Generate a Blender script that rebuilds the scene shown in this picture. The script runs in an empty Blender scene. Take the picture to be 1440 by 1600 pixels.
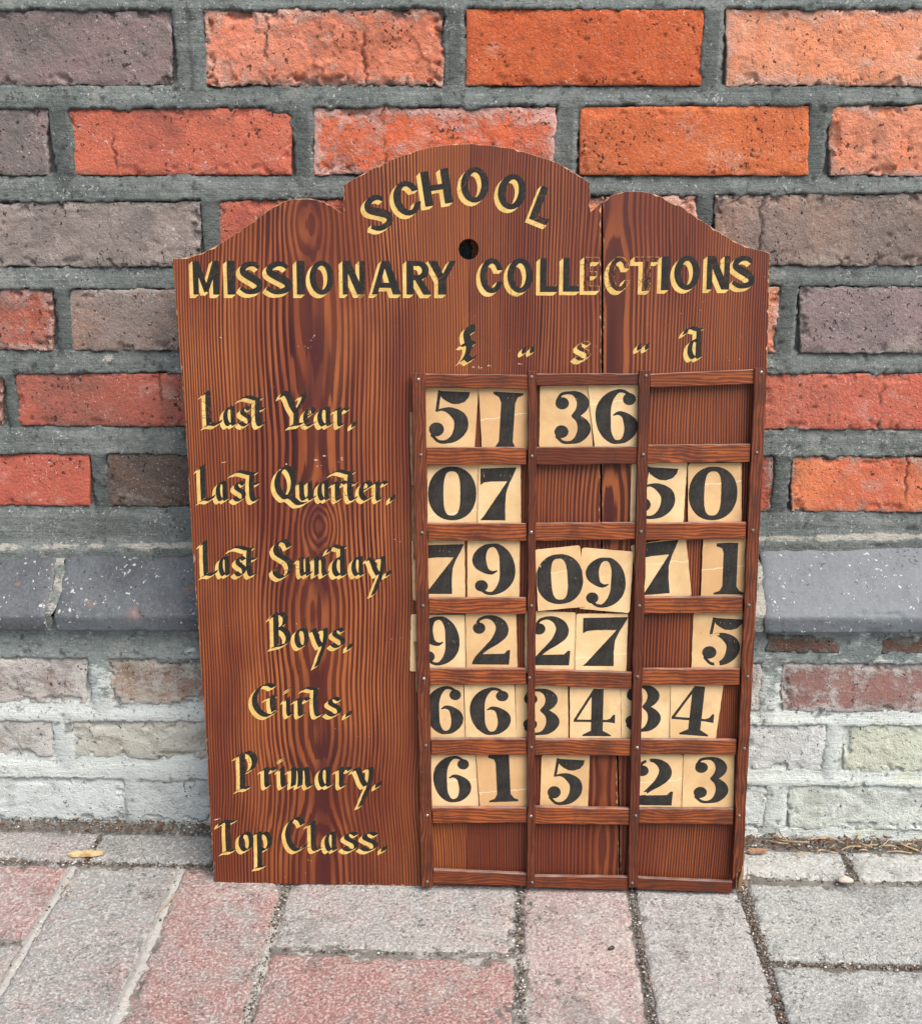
import bpy, json, math, random
import numpy as np
from mathutils import Matrix, Vector
from mathutils.geometry import tessellate_polygon

# measured layout (metres on the walls and ground, millimetres on the board)
D = json.loads(r'''{"plank_a":[[0.0,0.0],[-0.62,20.64],[-2.71,83.51],[-3.39,149.18],[-5.5,198.25],[-6.87,249.16],[-8.84,299.31],[-10.38,342.59],[-11.13,373.17],[-11.78,397.43],[-10.99,411.31],[-12.0,433.5],[-12.73,463.25],[-14.81,504.46],[-16.59,536.47],[-18.14,573.9],[-18.87,605.81],[-11.7,605.83],[-2.31,607.77],[7.1,610.4],[16.26,614.94],[26.59,620.04],[36.65,626.48],[44.92,631.9],[53.17,637.24],[59.06,641.45],[65.53,645.94],[71.41,650.41],[77.6,653.77],[83.65,656.28],[89.68,657.96],[95.8,658.8],[101.56,659.03],[107.88,658.82],[113.62,657.71],[119.91,655.49],[125.62,652.72],[132.47,648.04],[136.47,646.04],[136.93,658.85],[136.79,670.29],[143.15,674.39],[149.84,677.93],[159.86,683.24],[169.62,687.66],[179.36,692.06],[189.66,696.13],[201.64,699.76],[213.61,702.83],[224.99,704.7],[236.92,705.79],[250.56,706.34],[261.36,705.53],[273.86,704.16],[286.08,702.53],[296.61,699.8],[306.64,696.68],[317.14,693.51],[327.41,689.95],[336.01,685.56],[343.83,680.84],[350.39,676.77],[356.73,672.53],[357.28,660.22],[357.84,647.46],[362.9,651.35],[367.09,655.24],[368.16,608.9],[369.76,552.16],[370.82,506.03],[371.32,459.23],[371.6,421.3],[372.86,366.61],[377.17,283.8],[384.57,202.1],[394.15,137.3],[396.73,84.37],[399.52,11.84],[400.13,0.39]],"plank_b":[[369.06,655.96],[375.21,660.96],[379.15,663.01],[383.1,664.12],[389.33,665.23],[395.58,665.4],[402.98,665.24],[409.83,664.14],[416.14,662.49],[422.47,660.01],[429.96,656.98],[436.91,653.11],[445.63,647.86],[453.81,642.04],[461.38,637.6],[468.39,633.16],[473.64,630.1],[478.9,627.04],[486.5,622.59],[493.84,618.97],[501.03,616.47],[508.52,614.8],[513.71,613.69],[518.94,611.74],[520.33,569.72],[521.56,506.06],[521.46,406.67],[520.83,315.83],[520.46,216.12],[518.28,126.36],[516.78,60.76],[518.69,1.35],[401.7,0.41],[401.09,11.86],[398.6,84.39],[396.0,137.32],[386.71,202.12],[378.98,283.81],[374.94,366.63],[373.67,421.32],[373.37,459.24],[372.87,506.04],[371.78,552.16],[370.45,608.9]],"hole":[249.26,614.84,9.22],"stiles":[[[198.14,503.96],[210.36,504.01],[217.02,4.45],[205.74,4.3]],[[303.82,506.12],[311.35,506.15],[316.5,5.15],[309.01,5.04]],[[404.13,507.39],[413.94,507.43],[416.85,6.52],[407.51,6.39]],[[508.01,509.82],[519.5,509.87],[518.28,31.17],[508.44,15.11]]],"rails":[[[210.26,503.35],[304.52,502.59],[304.1,490.03],[209.65,491.01]],[[211.32,436.14],[303.03,436.63],[303.23,420.5],[211.29,419.73]],[[211.81,365.2],[303.92,365.71],[304.72,349.28],[212.98,348.93]],[[213.51,294.07],[304.81,294.82],[305.01,279.45],[213.49,278.87]],[[214.03,225.16],[305.07,226.02],[305.88,210.28],[214.63,209.07]],[[215.49,155.2],[306.86,156.37],[307.37,140.11],[215.79,139.09]],[[216.68,85.4],[307.74,86.5],[308.24,71.35],[216.98,69.29]],[[217.57,21.18],[308.61,18.05],[309.71,5.35],[216.94,6.77]],[[311.48,503.89],[404.77,504.56],[404.49,494.34],[311.63,493.19]],[[312.12,436.68],[405.21,437.89],[405.37,422.14],[312.36,420.13]],[[312.52,366.13],[405.74,367.18],[405.59,351.32],[312.45,349.46]],[[313.57,224.84],[405.56,223.2],[405.4,206.83],[313.78,209.72]],[[314.82,155.88],[406.16,156.87],[406.61,140.24],[315.04,140.19]],[[315.77,87.58],[407.14,86.73],[407.6,69.89],[316.01,70.19]],[[316.13,15.81],[407.51,16.04],[407.25,2.33],[316.29,4.1]],[[414.33,504.2],[508.52,508.78],[508.82,495.6],[414.7,491.73]],[[413.65,439.23],[507.78,440.79],[507.63,424.32],[414.14,422.61]],[[414.62,366.58],[507.02,368.52],[506.94,352.76],[413.73,350.54]],[[414.24,296.38],[506.65,297.81],[507.03,281.95],[414.46,280.56]],[[414.51,226.68],[507.01,227.93],[507.33,211.93],[414.66,211.02]],[[415.61,156.97],[506.61,157.51],[506.94,142.32],[415.73,142.15]],[[416.07,86.97],[506.78,87.74],[507.13,71.85],[416.51,71.51]],[[416.86,15.64],[508.99,12.28],[508.85,0.72],[416.57,3.73]]],"nails":[[203.97,498.23],[206.14,429.29],[207.16,356.44],[207.91,286.87],[208.68,215.81],[210.39,149.02],[211.51,78.25],[211.41,9.33],[306.76,500.97],[308.08,428.67],[308.43,357.74],[309.48,287.71],[308.72,217.41],[311.21,148.51],[311.76,78.83],[313.92,10.05],[410.26,502.55],[409.75,430.65],[409.77,359.05],[410.36,288.54],[410.52,219.64],[412.14,149.3],[412.85,80.33],[411.38,10.71],[513.8,506.02],[513.07,432.99],[512.78,360.96],[512.13,290.0],[514.21,220.64],[514.1,149.46],[512.07,81.55]],"cards":[["5",[[208.74,492.6],[258.92,491.65],[255.42,433.33],[209.81,433.09]],[232.27,463.89],38.55,49.31,1,0,"at the left of the top row"],["I",[[258.93,491.13],[308.97,491.34],[309.75,433.75],[262.52,433.49]],[285.0,459.61],27.64,54.16,-3,1,"beside the five in the top row"],["3",[[315.15,492.48],[360.44,493.26],[364.67,433.93],[315.12,433.66]],[345.53,463.65],34.64,48.8,0,0,"in the middle of the top row"],["6",[[358.59,493.31],[407.54,494.1],[407.48,434.87],[366.31,434.65]],[385.85,464.81],40.4,50.46,0,1,"at the right end of the middle pocket of the top row"],["0",[[211.57,421.78],[259.62,422.05],[259.98,361.88],[212.08,361.55]],[234.93,392.55],44.99,50.58,0,0,"at the left end of the second row"],["7",[[259.63,420.98],[298.09,421.8],[299.39,362.34],[258.79,362.06]],[277.79,392.67],33.58,49.88,0,1,"beside the zero in the second row"],["5",[[400.36,421.06],[451.84,423.14],[449.88,364.38],[400.73,364.05]],[424.47,394.48],38.45,49.48,0,0,"half behind the upright in the second row"],["0",[[452.27,422.08],[501.29,422.95],[503.82,363.73],[454.35,363.39]],[476.28,394.21],44.83,50.28,0,1,"at the right end of the second row"],["7",[[197.05,348.05],[246.63,349.01],[247.7,290.58],[198.05,290.17]],[227.58,320.69],37.12,48.0,0,0,"at the left end of the third row"],["9",[[249.28,348.62],[298.35,348.97],[298.42,291.26],[249.53,290.86]],[273.93,320.97],41.82,49.76,0,1,"beside the seven in the third row"],["0",[[312.66,340.58],[354.3,345.13],[360.88,286.4],[315.88,282.0]],[335.92,312.66],44.05,47.84,4,4,"standing loose and tilted in the middle of the third row"],["9",[[356.22,342.81],[403.96,339.2],[401.99,280.28],[354.41,284.22]],[378.46,309.37],39.5,48.51,-4,3,"standing loose beside the tilted zero, corner bent"],["7",[[401.85,344.63],[452.81,353.5],[460.2,296.64],[411.14,290.67]],[429.95,323.61],37.07,50.54,5,0,"creased and leaning right in the third row"],["1",[[468.69,352.6],[510.84,352.29],[511.59,294.23],[468.79,293.88]],[494.38,323.26],28.3,49.52,0,1,"stained, at the right end of the third row"],["9",[[196.18,276.46],[247.15,276.27],[248.59,220.98],[194.75,220.47]],[223.38,250.72],38.73,48.39,0,0,"at the left end of the fourth row"],["2",[[247.76,278.42],[295.54,278.82],[297.76,221.79],[249.03,221.33]],[272.38,252.37],36.01,48.22,0,1,"beside the nine in the fourth row"],["2",[[304.01,281.1],[351.76,279.64],[352.91,220.71],[304.77,220.25]],[329.26,251.82],36.39,47.97,0,0,"below the tilted zero in the fourth row"],["7",[[352.29,278.68],[401.09,279.09],[400.85,220.25],[352.23,219.78]],[380.18,251.8],42.58,48.2,0,1,"below the loose nine in the fourth row"],["5",[[462.58,280.57],[512.39,281.61],[512.5,223.49],[462.59,223.02]],[490.65,252.67],37.56,47.26,0,0,"alone at the right end of the fourth row"],["6",[[202.06,207.84],[246.01,208.26],[248.25,151.21],[203.14,150.72]],[228.15,182.07],37.52,48.42,0,0,"at the left end of the fifth row"],["6",[[246.82,208.63],[294.79,209.09],[297.57,152.16],[248.64,151.63]],[272.24,181.88],40.8,47.83,0,1,"second from the left in the fifth row"],["3",[[295.5,208.75],[345.66,207.96],[347.5,150.99],[297.62,150.45]],[320.89,181.25],36.17,46.75,0,0,"crossing the second upright in the fifth row"],["4",[[347.58,208.34],[395.72,207.54],[397.77,151.95],[348.64,151.42]],[371.51,181.52],39.49,47.3,0,1,"in the middle pocket of the fifth row"],["3",[[396.16,207.19],[443.83,210.82],[443.88,153.33],[398.22,151.54]],[418.22,185.77],35.04,47.25,0,0,"crossing the third upright in the fifth row"],["4",[[443.64,211.18],[493.42,210.4],[487.74,154.22],[444.3,153.75]],[465.85,184.4],40.19,49.1,-4,1,"leaning right at the end of the fifth row"],["6",[[213.64,137.87],[257.95,139.01],[261.88,80.81],[214.2,80.23]],[235.83,112.37],38.21,47.78,0,0,"at the left end of the sixth row"],["1",[[258.39,139.44],[311.89,140.03],[312.66,81.91],[262.88,81.31]],[284.37,114.69],28.49,48.96,3,1,"creased, beside the six in the sixth row"],["5",[[321.83,138.42],[368.06,138.93],[367.44,81.43],[320.81,80.86]],[345.64,111.19],35.65,48.03,0,0,"alone in the middle of the sixth row"],["2",[[408.05,140.02],[457.83,139.92],[458.33,82.54],[409.02,81.94]],[430.9,111.62],36.71,47.5,0,0,"half behind the upright in the sixth row"],["3",[[458.22,141.0],[506.6,141.54],[507.79,83.63],[458.38,83.03]],[485.5,114.57],34.62,47.17,0,1,"at the right end of the sixth row"]],"school":[["S",168.14,646.75,21.86,32.21,19],["C",194.06,659.14,24.66,29.82,14],["H",220.43,668.65,25.17,30.32,9],["O",254.5,670.89,25.13,30.27,-1],["O",287.73,664.9,25.12,30.26,-10],["L",316.61,652.96,17.14,30.86,-21]],"words":{"Last Year.":[["L",3.94,22.12,454.19,18.66,"b"],["a",23.31,36.72,454.27,18.65,"b"],["s",37.43,48.93,454.34,18.64,"b"],["t~",37.43,62.61,454.37,18.64,"b"],["Y",75.69,100.36,454.27,18.33,"b"],["e",97.39,109.34,454.35,18.33,"b"],["a",110.52,125.61,454.42,18.32,"b"],["r",125.61,140.68,454.5,18.32,"b"],[".",141.86,146.37,454.25,18.61,"b"]],"Last Quarter.":[["L",-2.75,13.17,383.61,19.36,"b"],["a",14.31,26.6,383.71,19.36,"b"],["s",29.61,41.65,383.8,19.35,"b"],["t~",28.41,56.09,383.85,19.35,"b"],["Q",69.16,99.8,384.72,18.73,"b"],["u",89.77,108.15,384.81,19.32,"b"],["a",109.59,122.19,384.92,19.32,"b"],["r",122.79,137.43,385.01,19.31,"b"],["t~",121.59,147.38,385.04,19.31,"b"],["e",147.98,161.46,385.17,19.3,"b"],["r",160.56,175.54,385.25,19.3,"b"],[".",177.33,181.22,385.32,19.29,"b"]],"Last Sunday.":[["L",-2.74,13.34,311.85,19.42,"b"],["a",14.74,26.31,311.97,19.41,"b"],["s",29.36,39.7,312.07,19.4,"b"],["t~",24.49,51.26,312.1,19.4,"b"],["S",65.69,84.65,310.53,21.25,"b"],["u",89.55,102.91,312.55,19.38,"b"],["n",102.91,119.29,312.67,19.37,"b"],["d~",116.62,136.88,312.79,19.37,"b"],["a",140.51,153.84,312.94,19.36,"b"],["y",153.84,171.89,313.07,19.35,"b"],[".",172.62,177.46,313.78,18.73,"b"]],"Boys.":[["B",61.15,81.11,242.28,19.86,"b"],["o",85.1,97.98,242.46,19.85,"b"],["y",99.21,116.38,242.61,19.85,"b"],["s",119.14,132.93,242.77,19.84,"b"],[".",134.75,140.57,241.62,21.1,"b"]],"Girls.":[["G",42.46,68.65,173.78,19.63,"b"],["i",73.55,82.48,174.01,19.62,"b"],["r",83.41,98.91,174.15,19.62,"b"],["l~",90.73,111.98,174.25,19.61,"b"],["s",113.65,128.76,174.46,19.6,"b"],[".",132.66,138.53,174.61,19.6,"b"]],"Primary.":[["P",24.47,45.83,98.51,22.37,"b"],["r",49.47,64.71,101.41,21.36,"b"],["i",66.4,75.37,101.57,21.35,"b"],["m",75.99,102.06,101.78,21.34,"b"],["a",105.44,120.15,102.06,21.33,"b"],["r",122.34,138.22,102.27,21.33,"b"],["y",138.22,159.1,102.48,21.32,"b"],[".",160.79,166.41,102.66,21.31,"b"]],"Top Class.":[["T",5.29,26.86,32.99,20.8,"b"],["o",25.69,39.76,34.55,20.78,"b"],["p",40.4,58.32,34.77,20.77,"b"],["C",71.87,94.01,35.21,20.76,"b"],["l^",92.94,108.74,35.44,20.75,"b"],["a",110.64,124.54,35.66,20.74,"b"],["s",127.07,143.74,35.89,20.74,"b"],["s",144.37,163.36,36.13,20.73,"b"],[".",165.82,171.87,36.32,20.72,"b"]],"currency signs":[["£",242.1,256.44,513.96,18.81,"b"],["“",298.19,309.86,520.26,6.94,"b"],["“",402.98,414.03,523.84,6.63,"b"],["d~",443.85,463.36,517.94,18.43,"b"]],"worn s":[["s",346.11,360.69,515.82,17.5,"b"]],"MISSIONARY":[["M",-0.92,23.14,573.98,30.02,"s"],["I",30.16,37.76,574.05,30.01,"s"],["S",41.33,62.6,574.1,30.0,"s"],["S",65.23,88.87,574.17,29.99,"s"],["I",93.54,100.83,574.22,29.97,"s"],["O",105.2,127.36,574.28,29.96,"s"],["N",135.22,155.31,574.36,29.95,"s"],["A",161.71,188.47,574.44,29.93,"s"],["R",193.12,216.07,574.52,29.91,"s"],["Y",212.58,237.84,574.58,29.9,"s"]],"COLL":[["C",259.58,280.73,576.07,30.65,"s"],["O",284.2,307.35,576.48,30.29,"s"],["L",313.71,329.32,577.12,29.99,"s"],["L",334.52,349.54,577.46,29.98,"s"]],"ECT":[["E",353.0,367.43,577.79,30.25,"s"],["C",374.93,395.12,577.86,30.51,"s"],["T",397.99,420.47,578.21,30.21,"s"]],"IONS":[["I",422.74,429.65,579.1,29.63,"s"],["O",434.25,457.26,579.44,29.9,"s"],["N",463.57,483.97,579.8,29.32,"s"],["S",485.96,506.63,580.43,29.58,"s"]]},"gold":[-3.45,-3.18],"bricks_u":[[[[-0.6788,0.883],[-0.4748,0.8819],[-0.4834,0.8224],[-0.6916,0.823]],"r2"],[[[-0.4579,0.8819],[-0.2572,0.8809],[-0.2614,0.8218],[-0.4662,0.8223]],"g1"],[[[-0.2378,0.8808],[-0.0322,0.8798],[-0.032,0.8212],[-0.2417,0.8217]],"r1"],[[[-0.0131,0.8797],[0.189,0.8788],[0.1936,0.8206],[-0.0126,0.8212]],"p1"],[[[0.2077,0.8787],[0.4066,0.8777],[0.4152,0.8201],[0.2126,0.8206]],"r3"],[[[0.4223,0.8776],[0.6153,0.8765],[0.628,0.8193],[0.4313,0.82]],"g2"],[[[-0.7416,0.8086],[-0.5346,0.808],[-0.5446,0.7461],[-0.7559,0.7464]],"r3"],[[[-0.5143,0.8079],[-0.2976,0.8075],[-0.3028,0.7458],[-0.5239,0.7461]],"g1"],[[[-0.2692,0.8074],[-0.0587,0.807],[-0.059,0.7454],[-0.2738,0.7457]],"o4"],[[[-0.0386,0.807],[0.1661,0.8066],[0.1703,0.7451],[-0.0385,0.7454]],"o1"],[[[0.1864,0.8065],[0.3915,0.8061],[0.4002,0.7448],[0.191,0.7451]],"o3"],[[[0.412,0.8061],[0.6098,0.8055],[0.6228,0.7445],[0.4211,0.7448]],"g2"],[[[-0.6525,0.7249],[-0.4177,0.7256],[-0.4245,0.6685],[-0.6634,0.6684]],"g1"],[[[-0.3988,0.7257],[-0.1957,0.7264],[-0.1985,0.6687],[-0.4053,0.6685]],"r1"],[[[-0.1754,0.7265],[0.0414,0.7272],[0.043,0.6689],[-0.1778,0.6687]],"o4b"],[[[0.0624,0.7273],[0.2641,0.728],[0.2699,0.669],[0.0644,0.6689]],"o2"],[[[0.2831,0.7281],[0.4841,0.7288],[0.4941,0.6692],[0.2892,0.669]],"o3b"],[[[-0.7429,0.6404],[-0.5308,0.6422],[-0.5395,0.5847],[-0.7553,0.5836]],"r2"],[[[-0.5107,0.6425],[-0.2848,0.6453],[-0.2893,0.5861],[-0.519,0.5848]],"g3"],[[[-0.2669,0.6455],[-0.0548,0.6481],[-0.055,0.5874],[-0.271,0.5862]],"r1"],[[[-0.0343,0.6484],[0.171,0.6509],[0.1752,0.5886],[-0.0341,0.5875]],"o3b"],[[[0.1872,0.6511],[0.4007,0.6537],[0.4095,0.5899],[0.1916,0.5887]],"g4"],[[[0.4205,0.654],[0.6195,0.6558],[0.6329,0.5911],[0.4297,0.59]],"r2"],[[[-0.6779,0.5615],[-0.4327,0.5636],[-0.4395,0.5055],[-0.6889,0.5044]],"o5"],[[[-0.4153,0.5638],[-0.1895,0.5657],[-0.1921,0.5065],[-0.4219,0.5055]],"g5"],[[[-0.167,0.5659],[0.0409,0.5678],[0.0424,0.5074],[-0.1692,0.5066]],"r1"],[[[0.0618,0.568],[0.2526,0.5696],[0.2581,0.5083],[0.0637,0.5075]],"o3b"],[[[0.272,0.5698],[0.4903,0.5717],[0.5004,0.5093],[0.2778,0.5084]],"g1b"],[[[-0.752,0.4794],[-0.4926,0.4816],[-0.4996,0.429],[-0.7629,0.4272]],"o5"],[[[-0.4792,0.4817],[-0.2512,0.4836],[-0.2545,0.4305],[-0.486,0.4291]],"r3"],[[[-0.2293,0.4838],[-0.0061,0.4857],[-0.0055,0.4319],[-0.2323,0.4306]],"r1"],[[[0.0154,0.4858],[0.2225,0.4876],[0.2268,0.4333],[0.0163,0.4321]],"r1"],[[[0.2436,0.4878],[0.465,0.4896],[0.4733,0.4348],[0.2482,0.4335]],"r3b"],[[[0.4888,0.4898],[0.7003,0.4916],[0.7124,0.4368],[0.4974,0.4349]],"r2"],[[[-0.6762,0.3985],[-0.4149,0.4005],[-0.4208,0.3458],[-0.6861,0.3444]],"r4"],[[[-0.3968,0.4007],[-0.1604,0.4025],[-0.1623,0.3472],[-0.4024,0.3459]],"d1"],[[[-0.1381,0.4027],[0.0702,0.4043],[0.072,0.3485],[-0.1396,0.3473]],"r1"],[[[0.0889,0.4045],[0.2617,0.4058],[0.2667,0.3495],[0.0911,0.3486]],"r5"],[[[0.2796,0.406],[0.5078,0.4078],[0.5169,0.3508],[0.2849,0.3496]],"o6"]],"bricks_l":[[[[-0.7194,0.191],[-0.4262,0.1943],[-0.4321,0.1404],[-0.7295,0.1376]],"w1"],[[[-0.4043,0.1945],[-0.185,0.197],[-0.1871,0.1427],[-0.4098,0.1406]],"w2"],[[[-0.162,0.1972],[0.049,0.1996],[0.0504,0.1449],[-0.1639,0.1429]],"w1"],[[[0.0683,0.1998],[0.2612,0.202],[0.2659,0.1469],[0.07,0.145]],"w1"],[[[0.2802,0.2022],[0.5052,0.2047],[0.5137,0.1492],[0.2852,0.147]],"w3"],[[[-0.7756,0.1148],[-0.4703,0.1201],[-0.4755,0.0763],[-0.7837,0.0747]],"w4"],[[[-0.4499,0.1205],[-0.2348,0.1241],[-0.2373,0.0769],[-0.4548,0.0763]],"w5"],[[[-0.2113,0.1245],[-0.0019,0.128],[-0.0013,0.0776],[-0.2135,0.077]],"w4"],[[[0.0212,0.1283],[0.227,0.1318],[0.231,0.0782],[0.0221,0.0776]],"w4"],[[[0.2465,0.1321],[0.3323,0.1335],[0.338,0.0785],[0.2507,0.0782]],"w6"],[[[0.3484,0.1338],[0.5537,0.1372],[0.5632,0.0791],[0.3543,0.0785]],"w7"],[[[-0.7112,0.0485],[-0.4015,0.0526],[-0.4068,-0.0025],[-0.7212,-0.0069]],"w8"],[[[-0.3856,0.0528],[-0.1634,0.0558],[-0.1652,0.001],[-0.3907,-0.0022]],"w9"],[[[-0.1363,0.0561],[0.0793,0.059],[0.0811,0.0045],[-0.1377,0.0014]],"w8"],[[[0.0994,0.0593],[0.2772,0.0616],[0.2818,0.0073],[0.1015,0.0048]],"w8"],[[[0.2996,0.0619],[0.5267,0.0649],[0.535,0.011],[0.3046,0.0077]],"w7b"]],"pl":[[-0.7217,-0.4581],[-0.449,-0.1934],[-0.1806,0.0283],[0.0409,0.2431],[0.2555,0.5149]],"plz":[[0.2972,0.2474,0.2305,-0.406],[0.3168,0.259,0.242,0.32]],"cam":{"f":1766.0,"th":18.8,"yaw":2.3,"H":0.71},"frame":{"O":[-0.28198,0.93177,0.0],"U":[0.999799,0.020037,-0.0],"lean":9.6},"grain":{"u0":106.4,"seam":250.12,"u1":382.36,"eye":[[102.92,639.28],[111.0,361.8]]},"split":[[[518.15,44.74],[520.23,39.48],[518.09,2.85],[514.93,4.15]],[[513.01,34.75],[514.78,36.76],[514.22,6.14],[513.03,4.79]],[[522.37,29.23],[523.73,26.58],[523.8,10.58],[522.06,7.88]]],"scuffs":[[108.4,422.8,2,0.8,1.5],[115.1,426.4,2,1,1.3],[111.9,417.4,2,2,0.7],[129.9,422.9,4,4,0.8],[80.9,419.0,2,1,0.6],[23.5,420.5,2,2,0.7],[29.1,406.7,2,1,1.0],[22.8,535.4,1,0.2,0.6],[102.0,528.2,5,5,0.5],[108.0,536.9,4,4,0.5],[259.1,510.2,4,2.5,1.2],[269.0,510.8,3,2,0.8],[296.5,512.1,2,1,0.9],[315.3,662.4,4,2,0.9],[5.3,67.0,3,2,1.0],[95.9,25.3,2,1.5,0.8],[175.1,43.1,2,6,0.4],[-6.5,129.6,2,2,0.5],[183.1,347.0,2,3,0.6],[487.4,518.1,3,4,0.6],[510.1,592.3,2,5,0.5],[230.8,591.6,3,6,0.4],[428.2,552.3,4,12,0.4],[170.3,250.7,5,14,0.35],[48.2,262.3,5,14,0.4],[144.8,154.7,5,16,0.4],[42.2,493.0,4,14,0.35],[462.4,563.9,4,12,0.4],[202.1,664.5,3,10,0.35],[86.0,4.9,4,14,0.6],[143.1,3.6,3,8,0.7]],"spots":{"chip":[-0.4244,0.9703],"stone":[0.3422,0.9573],"bark":[0.2652,1.0023],"straw":[0.3642,1.0106],"shell":[0.0209,0.7526],"ins":[0.103,0.8518]}}''')
random.seed(4)
S = bpy.context.scene
COL = S.collection
# ------------------------------------------------------------------ camera
cam = bpy.data.cameras.new('camera'); camo = bpy.data.objects.new('camera', cam); COL.objects.link(camo)
cam.sensor_fit = 'HORIZONTAL'; cam.sensor_width = 36.0; cam.lens = 36.0 * D['cam']['f'] / 1440.0
cam.clip_start = 0.05; cam.clip_end = 200
camo.location = (0, 0, D['cam']['H'])
camo.rotation_euler = (math.radians(90 - D['cam']['th']), 0, math.radians(D['cam']['yaw']))
S.camera = camo
# ------------------------------------------------------------------ light
SUN_EL, SUN_AZ = 56.0, 48.0      # degrees; azimuth measured from straight behind the camera towards the right
w = bpy.data.worlds.new('World'); S.world = w; w.use_nodes = True
nt = w.node_tree; bg = nt.nodes['Background']; bg.inputs['Strength'].default_value = 0.11
sky = nt.nodes.new('ShaderNodeTexSky'); sky.sky_type = 'NISHITA'; sky.sun_disc = False
sky.sun_elevation = math.radians(SUN_EL); sky.sun_rotation = math.radians(180 - SUN_AZ)
sky.dust_density = 3.0; sky.ozone_density = 0.6; sky.air_density = 1.0
nt.links.new(sky.outputs[0], bg.inputs['Color'])
sd = bpy.data.lights.new('sun', 'SUN'); sd.energy = 2.9; sd.angle = math.radians(50); sd.color = (1.0, 0.95, 0.89)
so = bpy.data.objects.new('sun', sd); COL.objects.link(so)
az = math.radians(SUN_AZ); el = math.radians(SUN_EL)
sdir = Vector((math.sin(az) * math.cos(el), -math.cos(az) * math.cos(el), math.sin(el)))
so.rotation_euler = (-sdir).to_track_quat('-Z', 'Y').to_euler(); so.location = sdir * 5
vs = S.view_settings; vs.view_transform = 'Standard'; vs.look = 'None'; vs.gamma = 1.0; vs.exposure = 0.88
vs.use_curve_mapping = False

# ------------------------------------------------------------------ helpers
def tag(o, label=None, cat=None, group=None, kind=None):
    for k, v in (('label', label), ('category', cat), ('group', group), ('kind', kind)):
        if v: o[k] = v
    return o

def link(name, me, mat=None, parent=None, mats=None):
    o = bpy.data.objects.new(name, me); COL.objects.link(o)
    if mats:
        for m in mats: me.materials.append(m)
    elif mat and not me.materials: me.materials.append(mat)
    if parent: o.parent = parent
    return o

def empty(name, loc=(0, 0, 0)):
    o = bpy.data.objects.new(name, None); o.empty_display_size = .05; COL.objects.link(o); o.location = loc; return o

def np_mesh(name, V, Fq, smooth=True, attrs=None):
    V = np.ascontiguousarray(V, dtype=np.float32); Fq = np.ascontiguousarray(Fq, dtype=np.int32)
    k = Fq.shape[1]; n = len(Fq)
    me = bpy.data.meshes.new(name)
    me.vertices.add(len(V)); me.vertices.foreach_set('co', V.ravel())
    me.loops.add(n * k); me.loops.foreach_set('vertex_index', Fq.ravel())
    me.polygons.add(n); me.polygons.foreach_set('loop_start', np.arange(n, dtype=np.int32) * k)
    try: me.polygons.foreach_set('loop_total', np.full(n, k, dtype=np.int32))
    except Exception: pass
    me.polygons.foreach_set('use_smooth', np.full(n, smooth, dtype=bool))
    me.update(calc_edges=True)
    for a, val in (attrs or {}).items():
        at = me.attributes.new(a, 'FLOAT', 'POINT'); at.data.foreach_set('value', np.ascontiguousarray(val, dtype=np.float32).ravel())
    return me

def grid_faces(ny, nx):
    i = np.arange(ny * nx).reshape(ny, nx)
    return np.stack([i[:-1, :-1], i[:-1, 1:], i[1:, 1:], i[1:, :-1]], -1).reshape(-1, 4)

def vn(x, y, seed):
    xi = np.floor(x).astype(np.int64); yi = np.floor(y).astype(np.int64); fx = x - xi; fy = y - yi
    def h(a, b):
        n = (a * 374761393 + b * 668265263 + seed * 974711) & 0xffffffff
        n = ((n ^ (n >> 13)) * 1274126177) & 0xffffffff
        return ((n ^ (n >> 16)) & 0xffff) / 32767.5 - 1.0
    ux = fx * fx * (3 - 2 * fx); uy = fy * fy * (3 - 2 * fy)
    a = h(xi, yi); b = h(xi + 1, yi); c = h(xi, yi + 1); d = h(xi + 1, yi + 1)
    return (a + (b - a) * ux) * (1 - uy) + (c + (d - c) * ux) * uy

def fbm(x, y, s, seed=0, oc=4, g=.5):
    r = 0; a = 1.0; t = 0
    for k in range(oc):
        r = r + a * vn(x * s + 17.3 * k, y * s - 9.1 * k, seed + k * 31); t += a; a *= g; s *= 2.03
    return r / t

def sst(a, b, x):
    t = np.clip((x - a) / (b - a), 0, 1); return t * t * (3 - 2 * t)

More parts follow.
